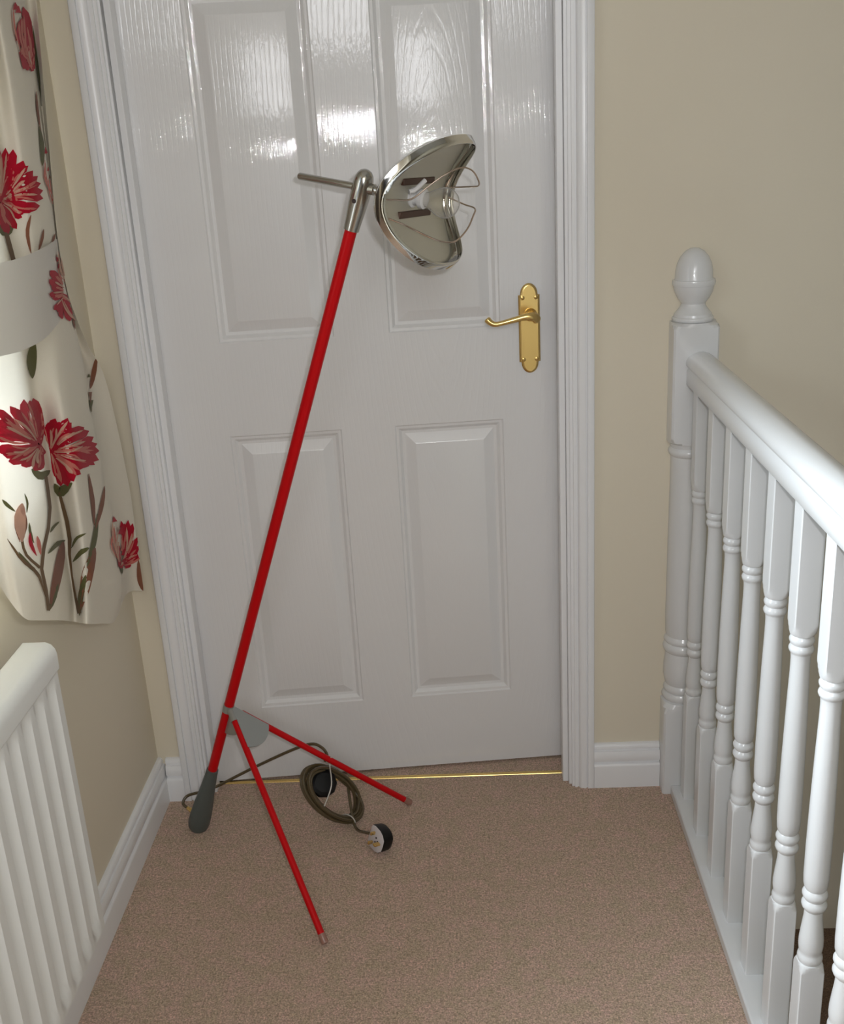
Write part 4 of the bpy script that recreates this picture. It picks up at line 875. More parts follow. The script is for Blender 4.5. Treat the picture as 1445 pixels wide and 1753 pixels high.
('red',[3163,10889,3263,10917,3353,10946,3003,10903,3143,10946,3273,10989,2793,10946,2973,11004,3143,11061,2532,10975,2763,11047,2983,11133,2262,11004,2542,11090,2783,11191,1882,11033,2232,11133,2542,11248]),
('pale',[2963,10961,3003,10975,3043,10989,2783,11004,2833,11018,2883,11033,2492,11076,2572,11090,2662,11119,2132,11148,2272,11176,2412,11205]),
('pale',[2873,11220,2893,11220,2923,11220,2803,11306,2843,11306,2883,11320,2702,11421,2763,11435,2823,11450,2602,11565,2672,11579,2732,11579,2452,11680,2542,11694,2612,11709,2232,11809,2332,11824,2442,11838,2002,11924,2102,11939,2202,11953,1892,12025,1902,12025,1912,12025]),
('pale',[3013,11133,3053,11148,3083,11148,2973,11220,3023,11220,3063,11220,2923,11335,2983,11335,3043,11349,2853,11450,2923,11464,3003,11478,2753,11550,2843,11579,2923,11593,2602,11665,2712,11694,2793,11709,2452,11766,2552,11795,2632,11809,2412,11852,2422,11852,2432,11867]),
('pink',[3023,10917,3063,10932,3103,10946,2823,10975,2873,10989,2933,11004,2502,11047,2592,11076,2672,11090,2122,11148,2252,11176,2402,11205]),
('pink',[0,11450,130,11464,2022,11450,0,11622,0,11622,270,11651,0,11737,0,11737,0,11737]),
('pale',[2742,11047,2773,11061,2783,11061,2592,11076,2622,11090,2652,11104,2322,11119,2372,11133,2422,11148,2012,11176,2092,11191,2152,11205]),
('pink',[2903,10989,2953,11004,2983,11004,2843,11004,2903,11018,2963,11033,2763,11033,2853,11061,2933,11076,2682,11061,2783,11090,2883,11119,2602,11076,2692,11104,2793,11148,2482,11090,2592,11133,2682,11176,2362,11104,2462,11148,2542,11176,2352,11148,2362,11148,2372,11162]),
('brown',[2232,11737,2232,11737,2262,11737,2162,11795,2242,11795,2332,11809,2102,11881,2242,11881,2372,11881,2082,11967,2242,11967,2392,11967,2082,12039,2242,12039,2402,12054,2132,12126,2252,12126,2392,12126,2202,12183,2272,12183,2362,12198,2272,12241,2292,12241,2302,12241]),
('brown',[971,14902,1311,14816,1922,14600,1772,15060,1832,15031,1882,15017]),
('brown',[0,13564,0,13550,0,13550,10,13665,130,13650,230,13636,230,13837,350,13823,460,13809,390,14039,510,14010,641,13996,520,14226,631,14197,771,14183,661,14442,771,14427,891,14398,821,14643,891,14629,1031,14600,991,14758,1031,14758,1101,14744]),
('green',[901,14183,921,14183,941,14183,861,14312,941,14312,1231,14269]),
('green',[961,15233,1672,14988,2052,14873,1341,15391,1892,15161,2062,15132,1952,15319,1982,15319,2032,15305]),
('green',[4734,12715,4754,12715,4774,12715,4694,12859,4794,12845,4894,12831,4694,13061,4844,13046,5035,13032,4714,13276,4904,13262,5145,13248,4744,13463,4944,13463,5205,13463,4794,13694,4975,13694,5195,13708,4874,13909,4995,13924,5135,13924,4985,14068,5015,14068,5045,14068]),
('red',[5605,16570,5445,16527,5305,16484,5795,16427,5615,16369,5405,16311,6025,16211,5815,16139,5575,16067,6226,15952,5965,15880,5705,15822,6316,15664,6025,15635,5725,15592,6326,15362,5995,15333,5655,15305,6206,15060,5935,15046,5655,15031,5915,14859,5895,14859,5875,14859]),
('red',[5545,16585,5445,16527,5365,16484,5865,16498,5765,16441,5645,16369,6236,16383,6106,16297,5985,16211,6586,16225,6436,16124,6286,16024,6896,16053,6706,15952,6516,15851,7217,15837,6976,15736,6746,15621,7437,15607,7217,15520,7006,15434,7407,15376,7387,15376,7377,15362]),
('red',[5295,16527,5445,16527,5615,16542,5255,16628,5495,16628,5725,16642,5255,16786,5565,16801,5835,16801,5305,16973,5665,16959,5945,16944,5445,17160,5785,17103,6066,17045,5665,17347,5965,17261,6216,17160,5905,17477,6126,17390,6326,17304,6216,17491,6236,17491,6246,17477]),
('red',[5555,16585,5445,16527,5345,16470,5895,16542,5785,16455,5645,16355,6286,16441,6156,16326,6015,16211,6666,16340,6536,16196,6396,16053,7056,16283,6916,16110,6786,15937,7577,16225,7417,16038,7267,15851,8027,16196,7917,16009,7807,15837,8217,16053,8217,16038,8207,16024]),
('red',[5335,16513,5445,16527,5575,16542,5275,16542,5455,16570,5625,16599,5225,16599,5445,16628,5665,16657,5175,16657,5445,16700,5715,16743,5125,16700,5425,16757,5735,16815,5085,16757,5405,16815,5745,16887,5105,16815,5385,16872,5665,16930,5345,16916,5365,16916,5385,16916]),
('red',[5555,16585,5445,16527,5345,16484,5895,16484,5785,16412,5645,16340,6296,16326,6156,16240,6005,16139,6686,16139,6526,16038,6346,15923,7056,15952,6836,15822,6626,15707,7447,15707,7177,15592,6916,15463,7727,15463,7497,15362,7267,15261,7737,15218,7717,15204,7697,15204]),
('red',[5335,16570,5445,16527,5575,16498,5455,16685,5635,16642,5785,16585,5665,16844,5855,16786,6015,16714,5885,17016,6066,16930,6226,16829,6116,17174,6266,17045,6406,16916,6366,17318,6496,17146,6616,16987,6606,17376,6716,17246,6816,17103,6856,17318,6866,17304,6876,17304]),
('red',[5565,16570,5445,16527,5335,16498,5765,16455,5615,16398,5445,16355,5965,16268,5805,16211,5625,16153,6176,16067,5985,15995,5785,15923,6346,15866,6126,15794,5895,15722,6496,15635,6256,15563,6005,15492,6576,15405,6366,15348,6166,15290,6466,15204,6446,15204,6436,15189]),
('red',[5375,16570,5445,16527,5525,16498,5535,16657,5635,16614,5745,16570,5755,16786,5865,16729,5975,16671,5915,16916,6066,16858,6206,16786,6035,17031,6206,16973,6376,16916,6136,17174,6336,17117,6526,17074,6276,17304,6436,17261,6596,17218,6496,17361,6506,17361,6516,17347]),
('red',[5535,16585,5445,16527,5375,16470,5865,16542,5785,16470,5675,16383,6246,16470,6146,16369,6045,16268,6616,16412,6526,16283,6426,16153,6956,16398,6906,16254,6836,16096,7447,16441,7407,16268,7367,16096,7937,16470,7917,16326,7887,16182,8217,16412,8217,16412,8217,16398]),
('red',[5575,16570,5445,16527,5325,16498,5785,16427,5625,16383,5455,16326,6005,16225,5835,16153,5645,16096,6246,15995,6045,15923,5845,15837,6456,15794,6246,15707,6015,15607,6706,15578,6476,15477,6236,15376,6896,15348,6686,15261,6486,15175,6856,15118,6846,15118,6826,15103]),
('red',[5575,16542,5445,16527,5325,16527,5575,16427,5395,16427,5225,16427,5545,16283,5325,16268,5105,16268,5515,16110,5235,16110,5015,16096,5475,15966,5165,15952,4955,15952,5425,15794,5105,15794,4894,15779,5295,15635,5055,15635,4884,15635,5045,15535,5025,15535,5015,15535]),
('red',[5375,16585,5445,16527,5535,16484,5635,16700,5745,16642,5825,16570,5955,16872,6056,16772,6156,16685,6286,17045,6376,16916,6456,16786,6616,17174,6656,17002,6706,16844,6976,17261,6996,17074,7016,16887,7367,17275,7387,17117,7387,16944,7677,17160,7677,17146,7677,17131]),
('red',[5615,16556,5445,16527,5295,16513,5665,16412,5445,16398,5225,16369,5725,16225,5445,16196,5165,16153,5745,15995,5425,15966,5105,15937,5715,15779,5355,15765,5035,15750,5625,15535,5235,15535,4934,15549,5425,15319,5115,15333,4904,15348,5075,15189,5055,15189,5035,15189]),
('red',[5445,16599,5445,16527,5455,16470,5825,16685,5825,16585,5825,16484,6246,16772,6246,16642,6246,16513,6666,16858,6656,16700,6636,16542,7096,16901,7036,16714,6986,16542,7647,16916,7537,16700,7427,16498,8087,16916,8007,16729,7907,16542,8288,16786,8278,16772,8278,16757]),
('red',[5605,16527,5445,16527,5305,16527,5515,16326,5315,16340,5115,16340,5385,16067,5125,16053,4955,16067,5305,15779,5025,15765,4834,15750,5315,15549,5005,15506,4804,15463,5425,15305,5065,15233,4824,15161,5465,15046,5145,14974,4924,14916,5235,14816,5205,14801,5185,14801]),
('red',[5435,16585,5445,16527,5475,16470,5695,16657,5725,16585,5745,16498,5985,16743,6025,16642,6056,16542,6266,16844,6316,16714,6366,16585,6466,16930,6556,16801,6646,16671,6686,17045,6806,16916,6936,16772,6926,17131,7046,17016,7177,16901,7227,17103,7237,17103,7247,17088]),
('red',[5555,16585,5445,16527,5355,16484,5855,16484,5745,16412,5615,16355,6186,16326,6066,16240,5935,16168,6536,16168,6406,16067,6266,15966,6886,16053,6746,15923,6616,15808,7347,15952,7187,15808,7036,15664,7797,15837,7657,15707,7527,15592,7967,15664,7957,15664,7947,15650]),
('red',[5295,16527,5445,16527,5605,16542,5285,16628,5505,16628,5725,16642,5295,16772,5585,16786,5835,16786,5305,16930,5655,16944,5935,16944,5335,17074,5725,17088,6025,17088,5375,17232,5795,17232,6116,17232,5525,17376,5845,17376,6116,17376,5865,17477,5875,17477,5905,17477]),
('red',[5425,16599,5445,16527,5485,16470,5755,16685,5785,16599,5815,16513,6126,16815,6156,16685,6196,16570,6496,16930,6516,16772,6546,16628,6856,17002,6846,16829,6846,16657,7297,17059,7257,16858,7217,16657,7737,17045,7697,16872,7667,16714,7987,16930,7987,16916,7997,16916]),
('red',[5585,16527,5445,16527,5315,16527,5535,16340,5345,16340,5165,16340,5465,16096,5215,16081,5025,16067,5425,15822,5135,15794,4934,15765,5475,15607,5145,15549,4924,15492,5615,15362,5265,15290,4995,15218,5695,15132,5415,15060,5135,14988,5535,14902,5515,14902,5495,14887]),
('pink',[5625,16038,5605,16038,5585,16038,5665,15966,5635,15966,5605,15952,5725,15851,5685,15851,5645,15837,5765,15736,5735,15736,5685,15722,5805,15621,5755,15621,5715,15607,5835,15506,5785,15492,5735,15492,5845,15391,5815,15376,5765,15376,5835,15305,5825,15305,5825,15305]),
('pink',[5475,16225,5445,16225,5405,16225,5485,16096,5435,16081,5385,16081,5485,15894,5425,15880,5355,15866,5505,15679,5425,15664,5345,15650,5555,15477,5465,15463,5375,15448,5645,15276,5545,15261,5445,15247,5705,15089,5635,15074,5555,15060,5685,14945,5685,14945,5675,14945]),
('pink',[5955,16369,5935,16355,5925,16340,6116,16311,6096,16297,6086,16283,6346,16240,6326,16225,6296,16196,6576,16153,6536,16124,6506,16096,6766,16053,6726,16024,6676,15995,6946,15923,6896,15894,6856,15880,7106,15794,7056,15779,7016,15765,7177,15693,7177,15693,7177,15693]),
('pink',[5835,16412,5815,16398,5795,16383,6005,16326,5985,16311,5955,16297,6256,16211,6226,16196,6196,16168,6506,16081,6476,16067,6436,16038,6736,15952,6686,15923,6646,15909,6976,15808,6916,15779,6866,15750,7187,15664,7136,15635,7086,15607,7307,15535,7297,15535,7297,15535]),
('pink',[5575,16772,5615,16772,5655,16772,5575,16844,5635,16844,5695,16844,5585,16944,5655,16944,5725,16944,5605,17045,5695,17045,5775,17045,5665,17146,5755,17146,5835,17131,5765,17261,5845,17232,5915,17218,5865,17333,5925,17318,5995,17318,5985,17390,5995,17390,5995,17390]),
('pale',[5645,16685,5685,16671,5715,16657,5755,16757,5785,16743,5835,16729,5875,16858,5925,16844,5975,16829,5995,16973,6066,16959,6126,16944,6076,17088,6156,17074,6236,17059,6146,17203,6226,17189,6316,17189,6216,17318,6286,17304,6356,17304,6316,17390,6316,17390,6326,17390]),
('pink',[5865,16398,5845,16383,5815,16369,6025,16340,5985,16311,5945,16283,6236,16240,6186,16211,6146,16182,6456,16139,6406,16096,6356,16053,6676,16081,6626,16024,6586,15981,6946,16038,6906,15981,6866,15923,7227,15995,7187,15937,7157,15894,7417,15923,7417,15923,7407,15909]),
('pink',[6246,16484,6236,16470,6226,16441,6446,16498,6436,16470,6426,16441,6726,16513,6716,16470,6706,16441,7056,16513,7026,16470,7006,16427,7367,16470,7327,16427,7277,16383,7707,16412,7637,16355,7577,16311,7957,16355,7897,16297,7847,16254,8057,16268,8057,16268,8057,16268]),
('pink',[5395,16585,5415,16585,5445,16599,5365,16599,5405,16614,5435,16614,5335,16628,5375,16642,5415,16642,5295,16657,5355,16671,5405,16685,5275,16685,5335,16700,5405,16714,5255,16729,5335,16743,5405,16743,5275,16772,5335,16772,5395,16786,5325,16801,5335,16801,5335,16801]),
('pink',[5435,16628,5465,16628,5505,16628,5445,16657,5485,16657,5525,16657,5455,16700,5505,16700,5565,16714,5455,16743,5525,16757,5595,16757,5445,16786,5525,16801,5605,16801,5425,16829,5505,16829,5595,16858,5415,16858,5485,16872,5555,16887,5465,16901,5475,16901,5475,16901]),
('pale',[5705,16383,5665,16369,5625,16355,5805,16283,5765,16268,5705,16254,5935,16153,5875,16124,5825,16110,6086,16024,6025,15995,5955,15966,6236,15909,6176,15880,6106,15837,6436,15808,6366,15765,6296,15722,6606,15707,6556,15664,6506,15635,6696,15607,6686,15607,6676,15592]),
('pink',[5885,16757,5905,16743,5915,16729,5955,16801,5985,16786,6015,16772,6066,16872,6106,16858,6136,16844,6186,16959,6216,16930,6256,16916,6286,17031,6326,17002,6356,16973,6396,17103,6426,17059,6466,17031,6496,17146,6536,17131,6566,17103,6606,17174,6606,17174,6606,17160]),
('pale',[5655,16225,5635,16225,5605,16211,5665,16153,5635,16153,5595,16139,5675,16053,5635,16053,5585,16038,5695,15952,5645,15937,5595,15937,5745,15866,5695,15851,5645,15837,5825,15794,5775,15765,5735,15750,5895,15707,5855,15693,5825,15679,5915,15650,5915,15650,5915,15650]),
('pink',[5675,16268,5645,16268,5605,16254,5745,16168,5695,16153,5655,16153,5825,16024,5765,16009,5725,15995,5905,15866,5855,15851,5795,15837,6005,15722,5945,15707,5875,15679,6126,15578,6056,15549,5995,15535,6226,15434,6166,15420,6116,15405,6246,15319,6246,15319,6246,15319]),
('pink',[5705,16599,5705,16585,5705,16570,5905,16628,5905,16614,5905,16599,6186,16671,6176,16642,6176,16628,6446,16700,6446,16671,6436,16642,6676,16700,6666,16671,6646,16628,6916,16671,6896,16628,6866,16599,7146,16628,7126,16599,7106,16570,7307,16570,7307,16570,7307,16570]),
('pink',[5815,16398,5795,16383,5775,16383,5965,16326,5945,16311,5915,16297,6196,16225,6166,16211,6126,16182,6396,16096,6366,16081,6326,16067,6556,15966,6516,15952,6466,15923,6696,15808,6636,15794,6586,15765,6786,15650,6746,15635,6696,15621,6816,15520,6816,15520,6806,15520]),
('pink',[5915,16254,5905,16240,5885,16240,6045,16196,6025,16196,6005,16182,6226,16124,6196,16110,6176,16096,6396,16024,6366,16009,6326,15995,6516,15923,6476,15909,6446,15894,6626,15808,6576,15779,6526,15765,6696,15679,6656,15664,6616,15650,6706,15578,6706,15578,6706,15578]),
('pink',[5275,16283,5235,16283,5215,16283,5205,16211,5165,16211,5125,16225,5115,16110,5075,16124,5035,16124,5055,16009,5005,16009,4965,16024,5025,15923,4965,15923,4914,15923,5005,15822,4944,15822,4894,15822,4985,15736,4944,15736,4894,15722,4934,15664,4934,15664,4934,15664]),
('pink',[5315,16297,5275,16297,5235,16311,5265,16240,5215,16254,5165,16254,5205,16182,5135,16182,5085,16182,5145,16096,5085,16110,5025,16110,5125,16038,5055,16038,4985,16038,5115,15966,5035,15966,4965,15966,5095,15909,5025,15894,4965,15894,5025,15851,5025,15851,5015,15851]),
('pale',[5765,16671,5785,16671,5795,16657,5895,16743,5915,16729,5925,16714,6076,16844,6096,16829,6126,16815,6266,16959,6286,16930,6306,16901,6446,17031,6456,17002,6476,16973,6636,17088,6646,17045,6656,17016,6826,17117,6836,17088,6846,17059,6966,17117,6966,17117,6966,17117]),
('pink',[5665,16585,5675,16570,5685,16556,5885,16642,5885,16628,5895,16599,6166,16729,6176,16700,6186,16671,6436,16815,6446,16772,6456,16743,6676,16887,6696,16858,6706,16815,6936,16973,6966,16944,6986,16901,7227,17059,7247,17016,7267,16987,7467,17074,7467,17074,7467,17074]),
('pink',[5235,16211,5205,16225,5175,16225,5145,16139,5105,16139,5075,16153,5045,16024,5005,16038,4975,16053,4975,15923,4924,15923,4884,15937,4944,15822,4894,15822,4844,15822,4944,15722,4884,15722,4834,15707,4944,15635,4894,15621,4854,15607,4904,15549,4904,15549,4894,15549]),
('pink',[5335,16340,5295,16340,5235,16340,5255,16225,5195,16225,5135,16225,5145,16053,5085,16053,5025,16067,5075,15880,5005,15880,4934,15880,5035,15722,4955,15722,4894,15722,5025,15563,4934,15549,4864,15535,4995,15405,4934,15391,4864,15376,4924,15276,4924,15276,4914,15276]),
('pale',[6216,16642,6226,16628,6246,16628,6336,16700,6336,16671,6356,16657,6486,16757,6496,16743,6506,16714,6656,16829,6656,16786,6666,16757,6816,16858,6806,16815,6796,16772,6986,16858,6966,16815,6946,16772,7146,16844,7126,16801,7106,16772,7257,16801,7247,16786,7247,16786]),
('pink',[5985,16642,5985,16628,5995,16614,6176,16700,6186,16685,6196,16671,6436,16786,6446,16757,6456,16729,6716,16858,6716,16815,6716,16786,6976,16887,6976,16858,6966,16815,7297,16901,7277,16858,7267,16815,7617,16887,7597,16844,7587,16815,7817,16858,7827,16858,7827,16858]),
('pink',[5545,16283,5505,16268,5465,16254,5605,16196,5545,16182,5485,16168,5685,16081,5605,16067,5535,16053,5745,15952,5655,15937,5565,15923,5755,15822,5665,15808,5565,15808,5735,15679,5625,15679,5515,15664,5665,15549,5575,15549,5485,15549,5545,15463,5545,15463,5535,15463]),
('pink',[5775,16628,5785,16614,5795,16614,5875,16671,5895,16657,5905,16642,6025,16729,6056,16714,6066,16685,6186,16801,6206,16757,6226,16729,6316,16844,6336,16815,6356,16772,6456,16901,6476,16858,6506,16815,6596,16944,6616,16901,6636,16872,6696,16930,6706,16930,6706,16930]),
('pale',[6096,16355,6076,16326,6056,16311,6246,16311,6206,16283,6176,16254,6436,16240,6396,16211,6366,16182,6646,16168,6596,16124,6556,16096,6836,16096,6786,16053,6736,16009,7066,16024,7006,15981,6936,15923,7267,15937,7217,15894,7167,15866,7377,15851,7377,15851,7367,15837]),
('pink',[6126,16268,6096,16254,6076,16240,6246,16196,6206,16182,6176,16168,6406,16096,6356,16067,6316,16038,6576,15981,6536,15952,6486,15923,6766,15909,6716,15866,6666,15822,6996,15837,6946,15794,6886,15736,7227,15765,7177,15722,7136,15693,7357,15679,7357,15679,7347,15679]),
('pale',[5605,16743,5645,16729,5685,16714,5665,16801,5725,16786,5775,16772,5755,16872,5815,16858,5865,16844,5815,16959,5885,16944,5965,16930,5855,17031,5935,17016,6025,17016,5855,17103,5955,17103,6066,17117,5875,17174,5965,17189,6045,17189,5965,17232,5965,17232,5975,17232]),
('pink',[5885,16628,5885,16614,5895,16599,6035,16671,6035,16642,6045,16628,6236,16729,6246,16700,6256,16671,6446,16786,6446,16743,6456,16714,6626,16829,6636,16786,6636,16743,6836,16858,6836,16815,6836,16772,7036,16872,7036,16829,7036,16801,7197,16858,7197,16844,7197,16844]),
('pink',[6106,16657,6106,16642,6106,16628,6266,16700,6276,16685,6276,16671,6486,16757,6496,16743,6496,16714,6726,16815,6736,16801,6736,16772,6966,16872,6966,16844,6966,16815,7247,16901,7247,16872,7247,16844,7547,16930,7547,16901,7547,16872,7747,16930,7757,16930,7757,16930]),
('pink',[5585,16211,5555,16196,5525,16196,5665,16124,5625,16124,5585,16110,5755,16009,5705,15995,5655,15995,5825,15880,5775,15866,5725,15866,5855,15750,5795,15750,5745,15736,5845,15607,5785,15607,5725,15607,5815,15477,5755,15477,5705,15463,5745,15376,5745,15376,5735,15376]),
('red',[4794,16685,4744,16714,4704,16757,4664,16542,4604,16599,4554,16657,4484,16355,4424,16427,4364,16513,4294,16153,4224,16254,4144,16355,4084,15995,4004,16124,3924,16254,3783,15851,3703,16009,3613,16153,3443,15779,3363,15909,3283,16038,3093,15837,3083,15851,3073,15851]),
('red',[4814,16700,4744,16714,4684,16743,4754,16556,4664,16585,4584,16628,4664,16369,4554,16398,4454,16441,4554,16139,4444,16211,4324,16283,4424,15952,4314,16053,4194,16153,4254,15765,4144,15894,4024,16024,4064,15650,3954,15765,3843,15880,3813,15664,3803,15664,3803,15679]),
('red',[4734,16657,4744,16714,4754,16786,4554,16614,4564,16700,4564,16772,4304,16556,4314,16657,4314,16757,4034,16484,4024,16614,4004,16729,3743,16398,3693,16527,3633,16657,3383,16268,3273,16412,3153,16542,2933,16168,2813,16283,2692,16398,2412,16182,2402,16182,2392,16196]),
('red',[4684,16685,4744,16714,4804,16757,4594,16786,4674,16844,4764,16901,4464,16944,4574,17016,4674,17088,4344,17131,4474,17203,4604,17290,4254,17333,4404,17405,4564,17462,4184,17563,4364,17620,4534,17678,4184,17793,4334,17836,4484,17879,4304,17980,4314,17980,4324,17980]),
('red',[4684,16714,4744,16714,4814,16729,4664,16815,4754,16829,4844,16844,4644,16959,4764,16987,4884,17002,4624,17117,4764,17146,4924,17174,4604,17261,4764,17290,4944,17333,4574,17405,4754,17462,4955,17505,4584,17563,4734,17606,4904,17649,4714,17707,4724,17707,4734,17707]),
('red',[4774,16671,4744,16714,4724,16772,4654,16570,4614,16642,4574,16700,4484,16427,4434,16513,4384,16599,4324,16283,4254,16383,4184,16484,4184,16153,4084,16254,3974,16355,4024,15981,3884,16096,3733,16196,3823,15851,3683,15937,3543,16024,3553,15837,3533,15837,3523,15837]),
('red',[4704,16671,4744,16714,4784,16772,4564,16714,4614,16786,4664,16858,4384,16801,4444,16887,4504,16973,4174,16872,4244,16987,4314,17088,3954,16930,4034,17059,4114,17189,3643,17002,3743,17131,3843,17275,3323,17088,3413,17203,3513,17318,3153,17246,3153,17246,3163,17261]),
('red',[4734,16671,4744,16714,4764,16772,4544,16642,4564,16729,4584,16801,4274,16628,4304,16729,4334,16829,3954,16628,4024,16757,4074,16872,3593,16700,3713,16829,3823,16944,3173,16844,3353,16959,3533,17088,2813,17002,2993,17117,3163,17218,2712,17203,2722,17218,2732,17218]),
('red',[4684,16700,4744,16714,4814,16743,4654,16757,4734,16786,4824,16815,4614,16829,4714,16872,4834,16901,4574,16930,4704,16973,4854,17002,4564,17045,4714,17059,4874,17074,4574,17160,4734,17160,4924,17160,4624,17261,4764,17261,4924,17261,4774,17318,4784,17318,4794,17318]),
('red',[4734,16657,4744,16714,4764,16786,4544,16628,4564,16714,4574,16801,4284,16599,4304,16714,4324,16815,3994,16556,4004,16685,4014,16815,3663,16513,3653,16657,3633,16801,3233,16427,3173,16585,3123,16743,2702,16369,2652,16498,2602,16628,2192,16441,2192,16455,2182,16470]),
('red',[4814,16729,4744,16714,4674,16714,4834,16599,4734,16585,4634,16570,4834,16412,4714,16398,4594,16383,4824,16196,4674,16196,4534,16196,4764,15981,4614,16009,4474,16038,4664,15765,4514,15808,4374,15866,4534,15578,4414,15635,4294,15679,4354,15506,4344,15506,4334,15506]),
('red',[4734,16657,4744,16714,4754,16786,4534,16614,4554,16700,4564,16801,4274,16556,4294,16685,4304,16801,3944,16513,3974,16671,4004,16815,3563,16498,3603,16671,3653,16829,3043,16498,3103,16685,3173,16872,2482,16527,2562,16685,2632,16844,2092,16714,2092,16729,2112,16743]),
('red',[4684,16685,4744,16714,4814,16757,4614,16801,4704,16844,4794,16887,4534,16987,4644,17031,4764,17088,4454,17174,4584,17232,4734,17290,4404,17390,4564,17433,4734,17477,4384,17606,4574,17649,4764,17678,4424,17822,4584,17851,4744,17879,4584,17994,4594,17994,4604,17994]),
('red',[4774,16671,4744,16714,4724,16772,4614,16556,4584,16628,4554,16685,4404,16398,4364,16484,4324,16570,4174,16240,4124,16340,4074,16455,3914,16110,3854,16225,3793,16355,3573,15981,3503,16124,3423,16268,3163,15909,3093,16038,3023,16168,2763,15966,2753,15981,2742,15981]),
('red',[4684,16685,4744,16714,4804,16757,4594,16772,4674,16829,4754,16887,4474,16916,4564,16987,4674,17059,4334,17045,4444,17146,4564,17246,4194,17131,4304,17261,4424,17405,3994,17232,4124,17376,4254,17534,3793,17347,3914,17477,4034,17606,3743,17534,3743,17534,3753,17548]),
('red',[4694,16685,4744,16714,4804,16757,4584,16757,4664,16829,4734,16887,4444,16887,4534,16973,4624,17045,4294,17045,4414,17131,4524,17218,4174,17218,4314,17290,4454,17376,4054,17405,4224,17491,4384,17577,3994,17606,4154,17678,4294,17735,4084,17793,4094,17807,4104,17807]),
('red',[4814,16729,4744,16714,4684,16714,4824,16614,4724,16599,4634,16599,4824,16455,4694,16441,4574,16427,4814,16283,4664,16268,4524,16240,4814,16124,4644,16096,4494,16081,4814,15952,4634,15923,4464,15894,4774,15779,4624,15765,4484,15736,4624,15650,4614,15650,4604,15650]),
('red',[4794,16700,4744,16714,4694,16743,4704,16556,4644,16599,4574,16628,4584,16369,4504,16412,4424,16455,4464,16168,4364,16211,4264,16268,4374,15981,4254,16024,4124,16081,4274,15765,4134,15822,3974,15880,4154,15592,4024,15635,3874,15679,3954,15492,3934,15492,3934,15506]),
('red',[4734,16657,4744,16714,4764,16786,4534,16628,4554,16714,4574,16815,4254,16585,4284,16714,4314,16829,3914,16585,3974,16729,4024,16872,3503,16614,3613,16772,3723,16930,2983,16700,3163,16872,3333,17045,2522,16829,2692,16973,2853,17117,2312,17031,2322,17045,2342,17045]),
('red',[4824,16714,4744,16714,4674,16729,4814,16599,4714,16599,4614,16599,4784,16412,4654,16412,4534,16427,4734,16196,4594,16225,4454,16254,4654,16009,4514,16067,4374,16124,4534,15808,4394,15894,4254,15981,4404,15664,4284,15736,4164,15822,4214,15621,4204,15635,4194,15635]),
('red',[4694,16671,4744,16714,4804,16772,4574,16743,4654,16815,4734,16887,4434,16844,4524,16944,4614,17031,4274,16944,4364,17059,4464,17189,4114,17002,4204,17146,4294,17290,3874,17031,3974,17203,4064,17376,3613,17117,3693,17246,3783,17390,3473,17275,3483,17290,3493,17304]),
('red',[4824,16729,4744,16714,4674,16714,4834,16628,4724,16614,4624,16614,4834,16484,4694,16470,4564,16455,4844,16340,4674,16311,4524,16283,4884,16254,4684,16168,4514,16110,4955,16139,4734,16038,4544,15937,4975,15995,4784,15909,4624,15822,4844,15837,4824,15822,4814,15822]),
('pink',[4444,16441,4424,16455,4414,16470,4414,16383,4384,16398,4364,16412,4354,16297,4324,16311,4304,16340,4294,16211,4264,16240,4234,16268,4214,16139,4184,16168,4164,16211,4124,16081,4094,16124,4074,16168,4024,16038,4004,16081,3984,16124,3934,16053,3934,16053,3934,16067]),
('pale',[4414,16455,4404,16455,4404,16470,4364,16398,4354,16398,4344,16412,4284,16311,4274,16326,4254,16326,4194,16211,4184,16240,4164,16254,4104,16139,4084,16168,4074,16196,3984,16081,3974,16110,3954,16139,3854,16024,3843,16053,3833,16081,3753,16009,3753,16009,3753,16024]),
('pink',[4714,16642,4704,16642,4694,16657,4654,16556,4644,16556,4624,16570,4574,16427,4554,16441,4544,16455,4494,16297,4474,16311,4444,16326,4404,16182,4384,16196,4364,16225,4314,16067,4284,16081,4264,16110,4214,15952,4194,15981,4164,15995,4124,15894,4124,15909,4124,15909]),
('pale',[4584,16729,4584,16729,4584,16743,4474,16714,4474,16729,4484,16757,4324,16714,4324,16743,4324,16757,4154,16700,4154,16729,4154,16757,3994,16671,3984,16700,3984,16729,3793,16599,3773,16628,3763,16657,3583,16542,3563,16570,3553,16585,3403,16513,3403,16513,3403,16527]),
('pale',[4314,16570,4314,16585,4314,16599,4224,16542,4224,16556,4224,16585,4084,16498,4084,16527,4084,16556,3924,16455,3914,16498,3914,16527,3753,16412,3743,16455,3733,16498,3553,16369,3543,16412,3533,16455,3353,16340,3333,16369,3323,16398,3183,16340,3173,16340,3173,16340]),
('pink',[4674,17059,4694,17059,4714,17059,4674,17146,4704,17146,4724,17146,4684,17261,4714,17275,4744,17275,4674,17376,4714,17390,4754,17405,4644,17477,4694,17505,4734,17520,4594,17577,4644,17606,4694,17635,4554,17678,4594,17692,4634,17721,4554,17764,4554,17764,4554,17764]),
('pink',[4734,16887,4744,16887,4754,16887,4724,16959,4744,16959,4754,16959,4714,17059,4734,17059,4764,17074,4704,17174,4734,17174,4764,17189,4704,17275,4734,17275,4764,17290,4694,17390,4734,17390,4764,17405,4694,17491,4724,17491,4764,17505,4724,17563,4724,17563,4734,17577]),
('pink',[4724,16801,4744,16801,4754,16801,4714,16887,4734,16887,4764,16901,4694,17002,4724,17016,4764,17031,4674,17146,4724,17160,4764,17160,4664,17261,4714,17275,4764,17290,4664,17405,4714,17419,4774,17433,4664,17534,4714,17548,4754,17548,4704,17635,4714,17635,4714,17635]),
